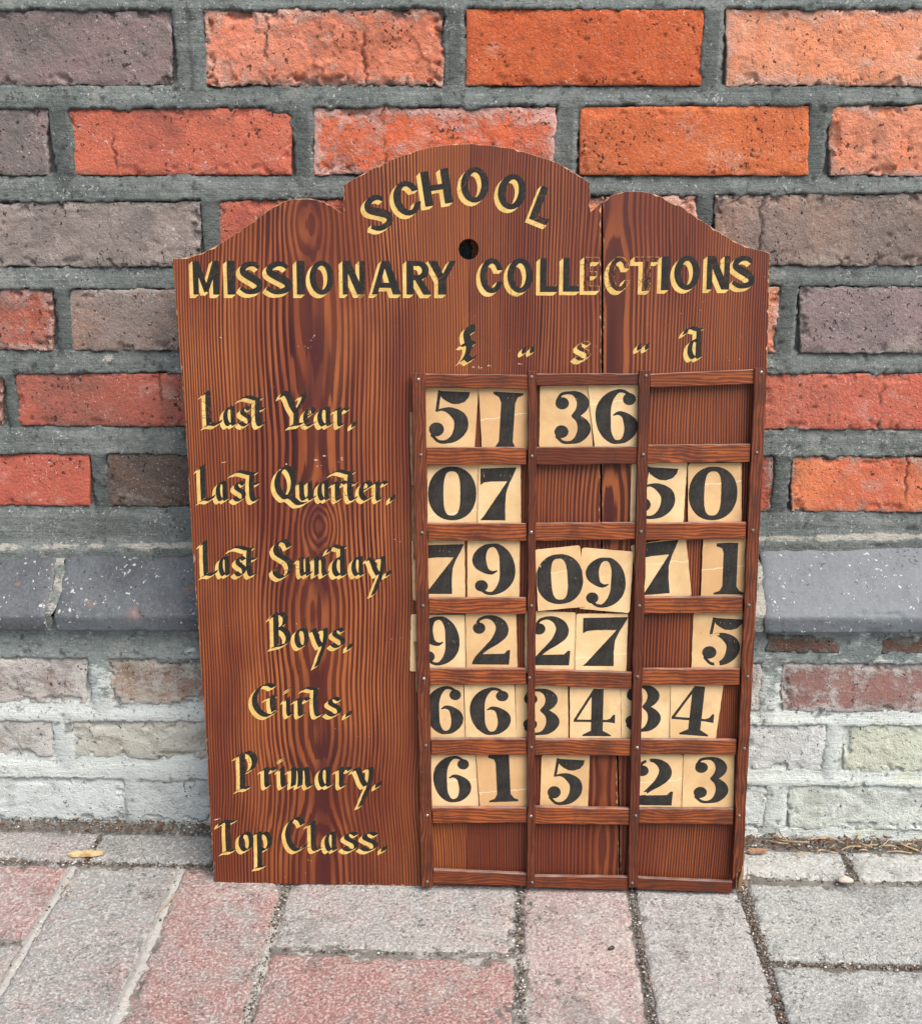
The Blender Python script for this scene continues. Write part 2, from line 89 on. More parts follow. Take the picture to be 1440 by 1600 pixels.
# ------------------------------------------------------------------ node helpers
class NT:
    def __init__(s, name):
        s.m = bpy.data.materials.new(name); s.m.use_nodes = True; s.t = s.m.node_tree
        s.b = s.t.nodes['Principled BSDF']; s.out = s.t.nodes['Material Output']
    def n(s, typ, **kw):
        nd = s.t.nodes.new(typ)
        for k, v in kw.items(): setattr(nd, k, v)
        return nd
    def put(s, sock, v):
        if v is None: return
        if hasattr(v, 'is_output') or isinstance(v, bpy.types.NodeSocket): s.t.links.new(v, sock)
        elif isinstance(v, (tuple, list)) and len(v) == 3 and sock.type == 'RGBA': sock.default_value = (*v, 1)
        else: sock.default_value = v
    def ma(s, op, a, b=None, c=None, clamp=False):
        nd = s.n('ShaderNodeMath', operation=op, use_clamp=clamp); s.put(nd.inputs[0], a); s.put(nd.inputs[1], b); s.put(nd.inputs[2], c); return nd.outputs[0]
    def mix(s, f, a, b, mode='MIX'):
        nd = s.n('ShaderNodeMix', data_type='RGBA', blend_type=mode); s.put(nd.inputs['Factor'], f); s.put(nd.inputs[6], a); s.put(nd.inputs[7], b); return nd.outputs[2]
    def noise(s, v, sc=1., det=3., ro=.55, dist=0.):
        nd = s.n('ShaderNodeTexNoise'); s.put(nd.inputs['Vector'], v); nd.inputs['Scale'].default_value = sc; nd.inputs['Detail'].default_value = det; nd.inputs['Roughness'].default_value = ro; nd.inputs['Distortion'].default_value = dist
        return nd.outputs[0]
    def step(s, x, a, b):
        nd = s.n('ShaderNodeMapRange', interpolation_type='SMOOTHSTEP'); s.put(nd.inputs[0], x); nd.inputs[1].default_value = a; nd.inputs[2].default_value = b; return nd.outputs[0]
    def vor(s, v, sc, feat='F1'):
        nd = s.n('ShaderNodeTexVoronoi', feature=feat); s.put(nd.inputs['Vector'], v); nd.inputs['Scale'].default_value = sc; return nd.outputs['Distance']
    def xyz(s, v):
        nd = s.n('ShaderNodeSeparateXYZ'); s.put(nd.inputs[0], v); return nd.outputs
    def comb(s, x, y, z):
        nd = s.n('ShaderNodeCombineXYZ'); s.put(nd.inputs[0], x); s.put(nd.inputs[1], y); s.put(nd.inputs[2], z); return nd.outputs[0]
    def obj(s): return s.n('ShaderNodeTexCoord').outputs['Object']
    def oattr(s, name, kind='OBJECT', out='Color'):
        nd = s.n('ShaderNodeAttribute', attribute_type=kind); nd.attribute_name = name; return nd.outputs[out]
    def rnd(s): return s.n('ShaderNodeObjectInfo').outputs['Random']
    def shifted(s, k=37.):
        r = s.rnd(); c = s.comb(s.ma('MULTIPLY', r, k), s.ma('MULTIPLY', r, k * 1.7), s.ma('MULTIPLY', r, -k))
        nd = s.n('ShaderNodeVectorMath', operation='ADD'); s.put(nd.inputs[0], s.obj()); s.put(nd.inputs[1], c); return nd.outputs[0]
    def scale(s, v, k):
        nd = s.n('ShaderNodeVectorMath', operation='MULTIPLY'); s.put(nd.inputs[0], v); nd.inputs[1].default_value = k; return nd.outputs[0]
    def bump(s, h, st=.3, dist=.001):
        nd = s.n('ShaderNodeBump'); s.put(nd.inputs['Height'], h); nd.inputs['Strength'].default_value = st; nd.inputs['Distance'].default_value = dist; s.t.links.new(nd.outputs[0], s.b.inputs['Normal'])
    def fin(s, col=None, rough=.9, spec=.3):
        s.put(s.b.inputs['Base Color'], col); s.put(s.b.inputs['Roughness'], rough); s.put(s.b.inputs['Specular IOR Level'], spec); return s.m

def stains(N, v, c, k=1.):
    s1 = N.noise(N.scale(v, (1, 1, 1.5)), 14, 6, .7); s2 = N.noise(v, 55, 5, .7)
    c = N.mix(N.ma('MULTIPLY', N.step(N.ma('ADD', s1, N.ma('MULTIPLY', N.ma('SUBTRACT', s2, .5), .5)), .54, .66), .38 * k), c, N.mix(.55, c, (.055, .05, .045)))
    return N.mix(N.ma('MULTIPLY', N.step(N.ma('ADD', N.ma('SUBTRACT', 1., s1), N.ma('MULTIPLY', N.ma('SUBTRACT', s2, .5), .5)), .56, .68), .22 * k), c, N.mix(.5, c, (.75, .66, .56)))

def specks(N, v, sc, thr, mask_sc=0, soft=.015):
    t = N.noise(v, sc, 2, .6)
    if mask_sc: t = N.ma('ADD', t, N.ma('MULTIPLY', N.ma('SUBTRACT', N.noise(v, mask_sc, 3, .6), .5), .45))
    return N.step(t, thr, thr + soft)

def mat_brick():
    N = NT('fired clay brick'); v = N.shifted(3)
    a = N.oattr('ca'); b = N.oattr('cb'); sc = N.oattr('salt_col'); salt = N.oattr('salt', out='Fac')
    edge = N.oattr('edge', 'GEOMETRY', 'Fac'); pit = N.oattr('pit', 'GEOMETRY', 'Fac')
    n1 = N.noise(v, 10, 5, .65, .6); n2 = N.noise(v, 90, 5, .7); n3 = N.noise(v, 700, 3, .7); n4 = N.noise(v, 38, 7, .8, .25); n5 = N.noise(v, 330, 4, .75)
    c = N.mix(N.step(n1, .38, .62), a, b)
    c = N.mix(N.ma('MULTIPLY', N.step(n2, .4, .75), .22), c, N.mix(.5, c, (.02, .015, .012)))
    c = N.mix(N.ma('MULTIPLY', N.step(n3, .5, .75), .30), c, N.mix(.5, c, (.9, .8, .7)))
    c = N.mix(N.ma('MULTIPLY', N.step(n5, .42, .68), .34), c, N.mix(.5, c, (.03, .012, .008)))
    # salts and worn crust, in patches and towards the brick's edges
    t = N.ma('ADD', N.ma('MULTIPLY', edge, .40), N.ma('MULTIPLY', N.ma('SUBTRACT', n4, .5), 1.5))
    t = N.ma('ADD', t, N.ma('MULTIPLY', N.ma('SUBTRACT', n2, .5), .5))
    t = N.ma('ADD', t, N.ma('MULTIPLY', N.ma('SUBTRACT', n5, .5), .45)); sm = N.step(N.ma('ADD', t, N.ma('SUBTRACT', salt, .5)), .05, .30)
    c = N.mix(N.ma('MULTIPLY', sm, .8), c, N.mix(n3, sc, N.mix(.35, sc, c)))
    c = stains(N, v, c, 1.35)
    # specks: pale grit and dark pores
    sp = specks(N, v, 420, .70, 40)
    c = N.mix(N.ma('MULTIPLY', sp, .6), c, (.62, .57, .52))
    v2 = N.scale(v, (1.0, 1.3, .8)); po = N.ma('MAXIMUM', specks(N, v2, 300, .69, 30), specks(N, v2, 190, .72, 22, .006))
    c = N.mix(N.ma('MULTIPLY', po, .85), c, (.03, .02, .018))
    c = N.mix(N.ma('MULTIPLY', pit, .75, clamp=True), c, (.035, .02, .015))
    h = N.ma('ADD', N.ma('MULTIPLY', n3, .5), N.ma('ADD', n2, N.ma('MULTIPLY', po, -1.2)))
    h = N.ma('ADD', h, N.ma('MULTIPLY', sm, N.ma('MULTIPLY', n3, .7)))
    h = N.ma('ADD', h, N.ma('MULTIPLY', n5, 1.2)); N.bump(h, 1.0, .0016)
    return N.fin(c, .92, .25)

def mat_blue():
    N = NT('blue engineering brick'); v = N.shifted(3)
    a = N.oattr('ca'); n1 = N.noise(v, 10, 4, .6); n2 = N.noise(v, 60, 4, .65); n3 = N.noise(v, 600, 3, .7)
    c = N.mix(N.step(n1, .35, .65), a, N.mix(.4, a, (.13, .15, .155)))
    c = N.mix(N.ma('MULTIPLY', N.step(n2, .55, .75), .4), c, (.03, .03, .034))
    c = N.mix(N.ma('MULTIPLY', N.step(N.noise(v, 24, 3), .64, .72), N.ma('MULTIPLY', N.oattr('salt', out='Fac'), .5)), c, (.22, .09, .06))
    sp = specks(N, N.scale(v, (1, 1, .8)), 260, .675, 24)
    c = N.mix(N.ma('MULTIPLY', N.step(N.noise(v, 300, 4, .7), .4, .7), .35), c, N.mix(.6, c, (.22, .24, .245)))
    c = N.mix(N.ma('MULTIPLY', specks(N, v, 260, .68, 30), .8), c, (.012, .012, .013))
    c = N.mix(N.ma('MULTIPLY', sp, .75), c, (.5, .5, .48))
    ed = N.oattr('edge', 'GEOMETRY', 'Fac')
    c = N.mix(N.ma('MULTIPLY', N.step(N.ma('ADD', ed, N.ma('SUBTRACT', n2, .5)), .9, 1.2), .55), c, (.42, .42, .38))
    N.bump(N.ma('ADD', n3, N.ma('ADD', N.ma('MULTIPLY', n2, 1.2), N.ma('MULTIPLY', sp, .5))), .55, .0009)
    return N.fin(c, N.ma('ADD', N.ma('MULTIPLY', n2, .3), .4), .45)

def mat_mortar(name, base, dark, light, lime, green):
    N = NT(name); v = N.obj()
    n1 = N.noise(v, 9, 4, .6); n2 = N.noise(v, 70, 5, .7); n3 = N.noise(v, 900, 3, .7); n4 = N.noise(N.scale(v, (1, 1, 1.6)), 26, 7, .78, .2); n5 = N.noise(v, 300, 4, .75)
    c = N.mix(N.step(n1, .3, .7), base, dark)
    tr_ = N.noise(N.scale(v, (.10, 1, 1)), 260, 4, .65); c = N.mix(N.ma('MULTIPLY', N.step(tr_, .46, .68), .42), c, N.mix(.5, c, (.04, .045, .045))); c = stains(N, v, c, 1.2)
    c = N.mix(N.ma('MULTIPLY', N.step(n5, .42, .68), .5), c, N.mix(.6, c, (.02, .022, .02))); c = N.mix(N.ma('MULTIPLY', N.step(n3, .5, .7), .4), c, light)
    c = N.mix(N.ma('MULTIPLY', N.step(n2, .45, .75), .5), c, light)
    c = N.mix(N.ma('MULTIPLY', N.step(N.noise(N.scale(v, (1, 1, .35)), 60, 4, .7), .6, .8), .35), c, N.mix(.5, c, (.05, .05, .05)))
    ex = N.oattr('lime', 'GEOMETRY', 'Fac')
    lm = N.step(N.ma('ADD', ex, N.ma('MULTIPLY', N.ma('SUBTRACT', n4, .5), 1.9)), .42, .60)
    c = N.mix(N.ma('MULTIPLY', lm, .85), c, N.mix(n2, lime, N.mix(.5, lime, c)))
    gr = N.oattr('green', 'GEOMETRY', 'Fac')
    c = N.mix(N.ma('MULTIPLY', N.step(N.ma('ADD', gr, N.ma('MULTIPLY', N.ma('SUBTRACT', N.noise(v, 30, 4, .7), .5), 1.5)), .55, .9), .6), c, green)
    sp = specks(N, v, 380, .67, 30)
    c = N.mix(N.ma('MULTIPLY', sp, .5), c, (.6, .62, .6))
    dk = specks(N, N.scale(v, (1, 1.2, 1.1)), 340, .67, 44)
    c = N.mix(N.ma('MULTIPLY', dk, .6), c, (.03, .03, .03))
    c = N.mix(N.ma('MULTIPLY', N.oattr('perp', 'GEOMETRY', 'Fac'), .5), c, N.mix(.75, c, (.035, .042, .038)))
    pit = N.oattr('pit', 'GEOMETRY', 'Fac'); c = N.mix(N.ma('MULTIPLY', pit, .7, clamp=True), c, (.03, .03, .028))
    N.bump(N.ma('ADD', N.ma('MULTIPLY', n3, .6), N.ma('ADD', n2, N.ma('ADD', N.ma('ADD', n5, tr_), N.ma('MULTIPLY', dk, -.8)))), 1.0, .0017)
    return N.fin(c, .92, .25)

def mat_paver():
    N = NT('worn paving brick'); v = N.shifted(5)
    a = N.oattr('ca'); b = N.oattr('cb'); f = N.oattr('salt', out='Fac')
    n1 = N.noise(v, 15, 7, .72, .3); n2 = N.noise(v, 75, 5, .75); n3 = N.noise(v, 330, 4, .8); n5 = N.noise(N.scale(v, (1, 1, 1)), 170, 4, .75)
    sm = N.step(N.ma('ADD', N.ma('ADD', n1, N.ma('MULTIPLY', N.ma('SUBTRACT', n2, .5), .7)), N.ma('SUBTRACT', f, .5)), .36, .72)
    c = N.mix(N.ma('MULTIPLY', sm, .8), a, b)
    c = N.mix(N.ma('MULTIPLY', N.step(n3, .47, .62), .75), c, N.mix(.55, c, (.80, .80, .77)))
    c = N.mix(N.ma('MULTIPLY', N.step(n5, .50, .68), .55), c, N.mix(.6, c, (.05, .045, .04)))
    c = N.mix(N.ma('MULTIPLY', N.step(n2, .55, .8), .45), c, N.mix(.7, c, (.04, .035, .03)))
    c = stains(N, v, c, 1.3)
    dk = specks(N, v, 320, .64, 60)
    c = N.mix(N.ma('MULTIPLY', dk, .55), c, (.05, .045, .04))
    ed = N.oattr('edge', 'GEOMETRY', 'Fac')
    c = N.mix(N.ma('MULTIPLY', N.step(N.ma('ADD', ed, N.ma('SUBTRACT', n2, .5)), .75, 1.15), .6), c, (.36, .35, .32))
    N.bump(N.ma('ADD', N.ma('MULTIPLY', n3, 1.3), N.ma('ADD', n2, N.ma('MULTIPLY', dk, -.6))), 1.0, .0022)
    return N.fin(c, .9, .3)

def bands(N, r, dark, light, mid):
    f = N.ma('FRACT', r)
    up = N.step(f, .26, .56); dn = N.ma('SUBTRACT', 1., N.step(f, .90, 1.0))
    d = N.ma('MULTIPLY', up, dn)
    return d, N.mix(d, light, dark)

def mat_board():
    G = D['grain']
    N = NT('varnished pitch pine board'); x, y, z = N.xyz(N.obj())
    u = N.ma('MULTIPLY', x, 1000.); v = N.ma('MULTIPLY', z, 1000.)
    def nz(su, sv, o=0., det=2.): return N.ma('SUBTRACT', N.noise(N.comb(N.ma('MULTIPLY', u, su), o, N.ma('MULTIPLY', v, sv)), 1., det, .5), .5)
    u2 = N.ma('ADD', u, N.ma('ADD', N.ma('MULTIPLY', nz(.008, .0028, 3., 1.), 18.), N.ma('MULTIPLY', nz(.025, .006, 8., 1.), 2.6)))
    # left board: cathedral figure round u0
    du = N.ma('SUBTRACT', u2, G['u0'])
    A = N.ma('ADD', 36., N.ma('ADD', N.ma('MULTIPLY', nz(.0, .0060, 11., 1.), 34.), N.ma('MULTIPLY', v, .016)))
    for (eu, ev), amp, su_, sv_ in ((G['eye'][0], -10., 24., 34.), (G['eye'][1], -13., 16., 22.)):
        q = N.ma('ADD', N.ma('POWER', N.ma('ABSOLUTE', N.ma('DIVIDE', N.ma('SUBTRACT', u, eu), su_)), 2.), N.ma('POWER', N.ma('ABSOLUTE', N.ma('DIVIDE', N.ma('SUBTRACT', v, ev), sv_)), 2.))
        A = N.ma('ADD', A, N.ma('MULTIPLY', N.ma('EXPONENT', N.ma('MULTIPLY', q, -1.)), amp))
    sA = N.ma('SQRT', N.ma('ADD', N.ma('MULTIPLY', du, du), N.ma('MULTIPLY', A, A)))
    rA = N.ma('ADD', N.ma('MULTIPLY', sA, .21), N.ma('MULTIPLY', N.ma('MULTIPLY', sA, sA), .0009))
    # right half
    dv = N.ma('SUBTRACT', u2, G['u1'])
    B = N.ma('ADD', 14., N.ma('ADD', N.ma('MULTIPLY', nz(.0, .006, 31., 1.), 22.), N.ma('MULTIPLY', v, .012)))
    sB = N.ma('SQRT', N.ma('ADD', N.ma('MULTIPLY', dv, dv), N.ma('MULTIPLY', B, B)))
    rB = N.ma('ADD', N.ma('MULTIPLY', sB, .24), N.ma('MULTIPLY', N.ma('MULTIPLY', sB, sB), .0010))
    seam = N.ma('GREATER_THAN', u, G['seam'])
    r = N.ma('ADD', N.ma('MULTIPLY', rA, N.ma('SUBTRACT', 1., seam)), N.ma('MULTIPLY', N.ma('ADD', rB, .37), seam))
    r = N.ma('ADD', r, N.ma('MULTIPLY', nz(.16, .003, 5., 2.), 1.15))
    d, c0 = bands(N, r, (.066, .012, .0085), (.30, .088, .026), None)
    k = N.ma('ADD', .92, N.ma('MULTIPLY', nz(.02, .004, 15.), .8))
    fade = N.step(nz(.035, .002, 45., 2.), -.05, .22)
    light = N.mix(N.step(nz(.016, .0035, 21., 3.), -.10, .12), (.175, .040, .012), (.33, .098, .026))
    light = N.mix(N.ma('MULTIPLY', seam, .45), light, (.15, .033, .010))
    dark = N.mix(N.step(nz(.03, .006, 51., 3.), -.15, .15), (.030, .0040, .0048), (.060, .0095, .0055))
    c = N.mix(N.ma('MULTIPLY', N.ma('MULTIPLY', d, k), N.ma('SUBTRACT', 1., N.ma('MULTIPLY', fade, .22))), light, dark)
    # maroon heart streak down the middle of the left board
    hs = N.ma('SUBTRACT', 1., N.step(N.ma('ABSOLUTE', N.ma('ADD', du, N.ma('MULTIPLY', nz(.0, .01, 61., 2.), 22.))), 4., 15.))
    hs = N.ma('MULTIPLY', hs, N.step(nz(.03, .0085, 71., 2.), -.10, .05)); c = N.mix(N.ma('MULTIPLY', hs, .72), c, (.050, .008, .0095))
    far = N.step(N.ma('ABSOLUTE', du), 45., 120.)
    # fibres
    fib = N.noise(N.comb(N.ma('MULTIPLY', u, 1.9), 0., N.ma('MULTIPLY', v, .05)), 1., 3, .6)
    c = N.mix(N.ma('MULTIPLY', N.step(fib, .45, .75), .30), c, (.05, .012, .008))
    # darker towards the foot, blotches, scuffs
    bl = N.noise(N.comb(N.ma('MULTIPLY', u, .011), 4., N.ma('MULTIPLY', v, .008)), 1., 4, .6)
    c = N.mix(N.ma('MULTIPLY', N.step(bl, .48, .68), .42), c, N.mix(.65, c, (.05, .010, .007)))
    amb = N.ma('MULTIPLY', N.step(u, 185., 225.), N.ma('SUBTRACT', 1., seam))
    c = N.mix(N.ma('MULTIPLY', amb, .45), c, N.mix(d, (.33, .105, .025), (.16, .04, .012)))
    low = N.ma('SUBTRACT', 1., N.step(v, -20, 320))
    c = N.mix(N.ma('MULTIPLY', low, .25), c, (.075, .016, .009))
    ln = N.ma('LESS_THAN', N.ma('ABSOLUTE', N.ma('SUBTRACT', u, G['seam'])), .45); c = N.mix(N.ma('MULTIPLY', ln, .6), c, (.03, .007, .005))
    sc = N.ma('GREATER_THAN', N.noise(N.comb(N.ma('MULTIPLY', u, .5), 9., N.ma('MULTIPLY', v, .35)), 1., 3, .6), .745)
    w1 = N.noise(N.comb(N.ma('ADD', N.ma('MULTIPLY', u, .35), N.ma('MULTIPLY', v, .20)), 2., N.ma('SUBTRACT', N.ma('MULTIPLY', v, .03), N.ma('MULTIPLY', u, .05))), 1., 3, .7)
    c = N.mix(N.ma('MULTIPLY', N.step(w1, .70, .76), .22), c, (.45, .26, .15))
    c = N.mix(N.ma('MULTIPLY', sc, .55), c, (.5, .33, .2))
    N.bump(N.ma('ADD', N.ma('MULTIPLY', d, .5), N.ma('MULTIPLY', fib, .6)), .25, .0004)
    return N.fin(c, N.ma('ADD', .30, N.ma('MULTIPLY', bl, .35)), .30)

def mat_strip(name, axis, light, dark, per=2.6):
    N = NT(name); x, y, z = N.xyz(N.obj()); r = N.rnd()
    a, b = (x, z) if axis == 'z' else (z, x)        # a across, b along
    a = N.ma('MULTIPLY', a, 1000.); b = N.ma('MULTIPLY', b, 1000.)
    o = N.ma('MULTIPLY', r, 300.)
    def nz(sa, sb, k=0., det=2.): return N.ma('SUBTRACT', N.noise(N.comb(N.ma('ADD', N.ma('MULTIPLY', a, sa), o), k, N.ma('ADD', N.ma('MULTIPLY', b, sb), o)), 1., det, .5), .5)
    a2 = N.ma('ADD', N.ma('ADD', a, N.ma('MULTIPLY', nz(.03, .013, 2.), 16.)), N.ma('MULTIPLY', N.ma('MULTIPLY', b, N.ma('SUBTRACT', r, .5)), .05))
    rr = N.ma('ADD', N.ma('DIVIDE', a2, per), N.ma('MULTIPLY', nz(.35, .02, 7., 3.), 1.6))
    rr = N.ma('ADD', rr, o)
    d, _ = bands(N, rr, dark, light, None)
    tone = N.oattr('tone', out='Fac')
    L = N.mix(N.step(nz(.02, .02, 9., 3.), -.15, .2), light, N.mix(.5, light, dark))
    L = N.mix(tone, L, dark)
    c = N.mix(N.ma('MULTIPLY', d, .72), L, dark)
    fib = N.noise(N.comb(N.ma('MULTIPLY', a, 2.3), o, N.ma('MULTIPLY', b, .06)), 1., 3, .6)
    c = N.mix(N.ma('MULTIPLY', N.step(fib, .45, .75), .3), c, N.mix(.5, dark, (.02, .006, .005)))
    gr = N.noise(N.comb(N.ma('MULTIPLY', a, .03), o, N.ma('ADD', N.ma('MULTIPLY', b, .03), o)), 1., 4, .65); c = N.mix(N.ma('MULTIPLY', N.step(gr, .46, .66), .55), c, (.045, .017, .011))
    # dust lies on faces that look up; worn bare wood on the arrises
    nrm = N.n('ShaderNodeNewGeometry').outputs['Normal']; nx, ny, nz_ = N.xyz(nrm)
    dust = N.ma('MULTIPLY', N.step(nz_, .6, .9), N.ma('ADD', .45, N.ma('MULTIPLY', nz(.1, .05, 19., 3.), 1.2)), clamp=True)
    c = N.mix(N.ma('MULTIPLY', dust, .8), c, (.34, .28, .25))
    sc = N.ma('GREATER_THAN', N.noise(N.comb(N.ma('MULTIPLY', a, .4), o, N.ma('MULTIPLY', b, .25)), 1., 3, .65), .74)
    c = N.mix(N.ma('MULTIPLY', sc, .5), c, (.40, .24, .15))
    N.bump(N.ma('ADD', N.ma('MULTIPLY', d, .4), fib), .3, .0005)
    return N.fin(c, N.ma('ADD', .42, N.ma('MULTIPLY', fib, .2)), .25)

def mat_paint(name, col, col2, worn_prop=True, crack=True, rough=.5):
    N = NT(name); v = N.obj()
    n1 = N.noise(v, 60, 4, .65); n2 = N.noise(v, 420, 3, .7)
    c = N.mix(N.step(n1, .3, .7), col, col2)
    c = N.mix(N.ma('MULTIPLY', N.step(n2, .45, .75), .5), c, N.mix(.5, c, (.12, .065, .03)))
    br = N.noise(N.scale(v, (1, 1, .12)), 500, 3, .6); c = N.mix(N.ma('MULTIPLY', N.step(br, .5, .7), .25), c, N.mix(.5, c, (.10, .05, .025)))
    if crack:
        cr = N.ma('LESS_THAN', N.vor(N.scale(v, (1, 1, 1.8)), 62, 'DISTANCE_TO_EDGE'), N.ma('MULTIPLY', N.step(N.noise(v, 18, 2), .5, .65), .018))
        c = N.mix(N.ma('MULTIPLY', cr, .8), c, (.13, .04, .018))
    N.fin(c, rough, .2)
    wear = N.oattr('wear', out='Fac')
    t = N.noise(N.scale(v, (2.2, 1, .7)), 260, 5, .75)
    t2 = N.noise(v, 45, 3, .6)
    hole = N.ma('GREATER_THAN', N.ma('ADD', N.ma('MULTIPLY', t, .7), N.ma('MULTIPLY', t2, .3)), N.ma('SUBTRACT', .70, N.ma('MULTIPLY', wear, .25)))
    tr = N.n('ShaderNodeBsdfTransparent'); mx = N.n('ShaderNodeMixShader')
    N.t.links.new(hole, mx.inputs[0]); N.t.links.new(N.b.outputs[0], mx.inputs[1]); N.t.links.new(tr.outputs[0], mx.inputs[2]); N.t.links.new(mx.outputs[0], N.out.inputs[0])
    return N.m

def mat_card():
    N = NT('aged number card'); v = N.shifted(9); n1 = N.noise(v, 28, 4, .6); n2 = N.noise(v, 160, 4, .7); st = N.oattr('stain', out='Fac')
    rn = N.rnd(); c = N.mix(N.step(n1, .3, .7), N.mix(rn, (.68, .50, .275), (.61, .41, .20)), N.mix(rn, (.57, .39, .19), (.47, .29, .13)))
    bl = N.noise(v, 75, 5, .7); c = N.mix(N.ma('MULTIPLY', N.step(bl, .52, .72), .35), c, (.42, .25, .12))
    fx = N.noise(v, 20, 3, .5); c = N.mix(N.ma('MULTIPLY', N.step(fx, .60, .66), .18), c, (.38, .22, .10))
    c = N.mix(N.ma('MULTIPLY', st, .55), c, (.47, .25, .105))
    c = N.mix(N.ma('MULTIPLY', N.step(N.noise(v, 55, 5, .7), .6, .75), N.ma('MULTIPLY', st, .7)), c, (.74, .58, .38))
    c = N.mix(N.ma('MULTIPLY', N.step(n2, .5, .8), .25), c, (.50, .30, .14))
    cr = N.oattr('crease', out='Fac'); x, y, z = N.xyz(N.obj())
    wob = N.ma('MULTIPLY', N.ma('SUBTRACT', N.noise(v, 90, 3), .5), .006)
    ln = N.ma('LESS_THAN', N.ma('ABSOLUTE', N.ma('SUBTRACT', N.ma('ADD', N.ma('ADD', z, wob), N.ma('MULTIPLY', x, -.12)), cr)), .00035)
    c = N.mix(N.ma('MULTIPLY', ln, .6), c, (.82, .7, .5))
    sp = N.ma('GREATER_THAN', N.noise(v, 300, 2, .6), .76); c = N.mix(N.ma('MULTIPLY', sp, .4), c, (.12, .07, .04))
    N.bump(N.ma('ADD', n1, N.ma('MULTIPLY', n2, .3)), .25, .0006)
    return N.fin(c, .62, .35)

def mat_simple(name, c1, c2, sc=80., rough=.7, metal=0., bump=.3):
    N = NT(name); v = N.shifted(2); n = N.noise(v, sc, 4, .65); N.b.inputs['Metallic'].default_value = metal
    N.bump(n, bump, .0006); return N.fin(N.mix(N.step(n, .3, .7), c1, c2), rough, .4)

def mat_crumb(name):
    N = NT(name); r = N.oattr('tint', 'GEOMETRY', 'Fac')
    cr = N.n('ShaderNodeValToRGB'); N.t.links.new(r, cr.inputs[0]); e = cr.color_ramp; e.interpolation = 'CONSTANT'
    cols = [(0, (.045, .035, .028)), (.3, (.09, .072, .055)), (.52, (.17, .15, .125)), (.72, (.30, .28, .25)), (.86, (.16, .07, .035)), (.94, (.5, .47, .42))]
    while len(e.elements) < len(cols): e.elements.new(.5)
    for k, (p, c) in enumerate(cols): e.elements[k].position = p; e.elements[k].color = (*c, 1)
    return N.fin(cr.outputs[0], .9, .25)

M = dict(brick=mat_brick(), blue=mat_blue(), paver=mat_paver(), board=mat_board(), card=mat_card(), crumb=mat_crumb('gritty crumbs'),
    mortar=mat_mortar('grey pointing mortar', (.185, .205, .192), (.115, .132, .122), (.29, .31, .29), (.46, .43, .37), (.2, .22, .12)),
    lowmortar=mat_mortar('limewashed mortar', (.28, .32, .30), (.17, .20, .19), (.46, .50, .47), (.74, .78, .73), (.42, .43, .20)),
    bed=mat_mortar('paving joint filling', (.20, .185, .165), (.10, .09, .08), (.30, .29, .26), (.50, .485, .45), (.2, .2, .1)),
    stile=mat_strip('varnished upright strip', 'z', (.20, .052, .018), (.048, .012, .007), 3.1),
    rail=mat_strip('varnished crossbar', 'x', (.32, .084, .021), (.065, .014, .007), 3.0),
    black=mat_paint('black sign paint', (.008, .0095, .009), (.016, .017, .0155)),
    gold=mat_paint('gold leaf paint', (.66, .45, .155), (.50, .32, .09), rough=.42),
    ink=mat_paint('black number ink', (.010, .0115, .0115), (.028, .028, .025), crack=False, rough=.6),
    edge=mat_simple('worn board arris', (.46, .27, .14), (.14, .05, .022), 160., .7),
    bedside=mat_simple('dark board side', (.22, .075, .036), (.09, .032, .018), 60., .6),
    nail=mat_simple('old iron pin', (.10, .085, .07), (.20, .17, .14), 500., .45, .6),
    steel=mat_simple('bright worn pin', (.42, .39, .34), (.2, .18, .15), 500., .35, .8),
    scuff=mat_simple('bare wood in a scuff', (.62, .47, .36), (.36, .20, .12), 300., .8),
    spacer=mat_simple('bare worn wood', (.34, .20, .095), (.17, .095, .05), 60., .75),
    chip=mat_simple('split yellow wood', (.56, .41, .22), (.36, .24, .11), 120., .8),
    bark=mat_simple('dry tan wood flake', (.33, .19, .105), (.16, .085, .05), 90., .85),
    stone=mat_simple('pale pebble', (.50, .44, .36), (.34, .28, .23), 150., .85),
    litter=mat_simple('dry brown litter', (.17, .095, .055), (.07, .04, .026), 200., .85),
    straw=mat_simple('pale straw', (.38, .29, .18), (.2, .14, .08), 200., .85),
    ins=mat_simple('black beetle shell', (.012, .012, .012), (.03, .025, .02), 200., .4),
    ground=mat_simple('earth and paving', (.22, .2, .18), (.15, .14, .125), 3., .95))

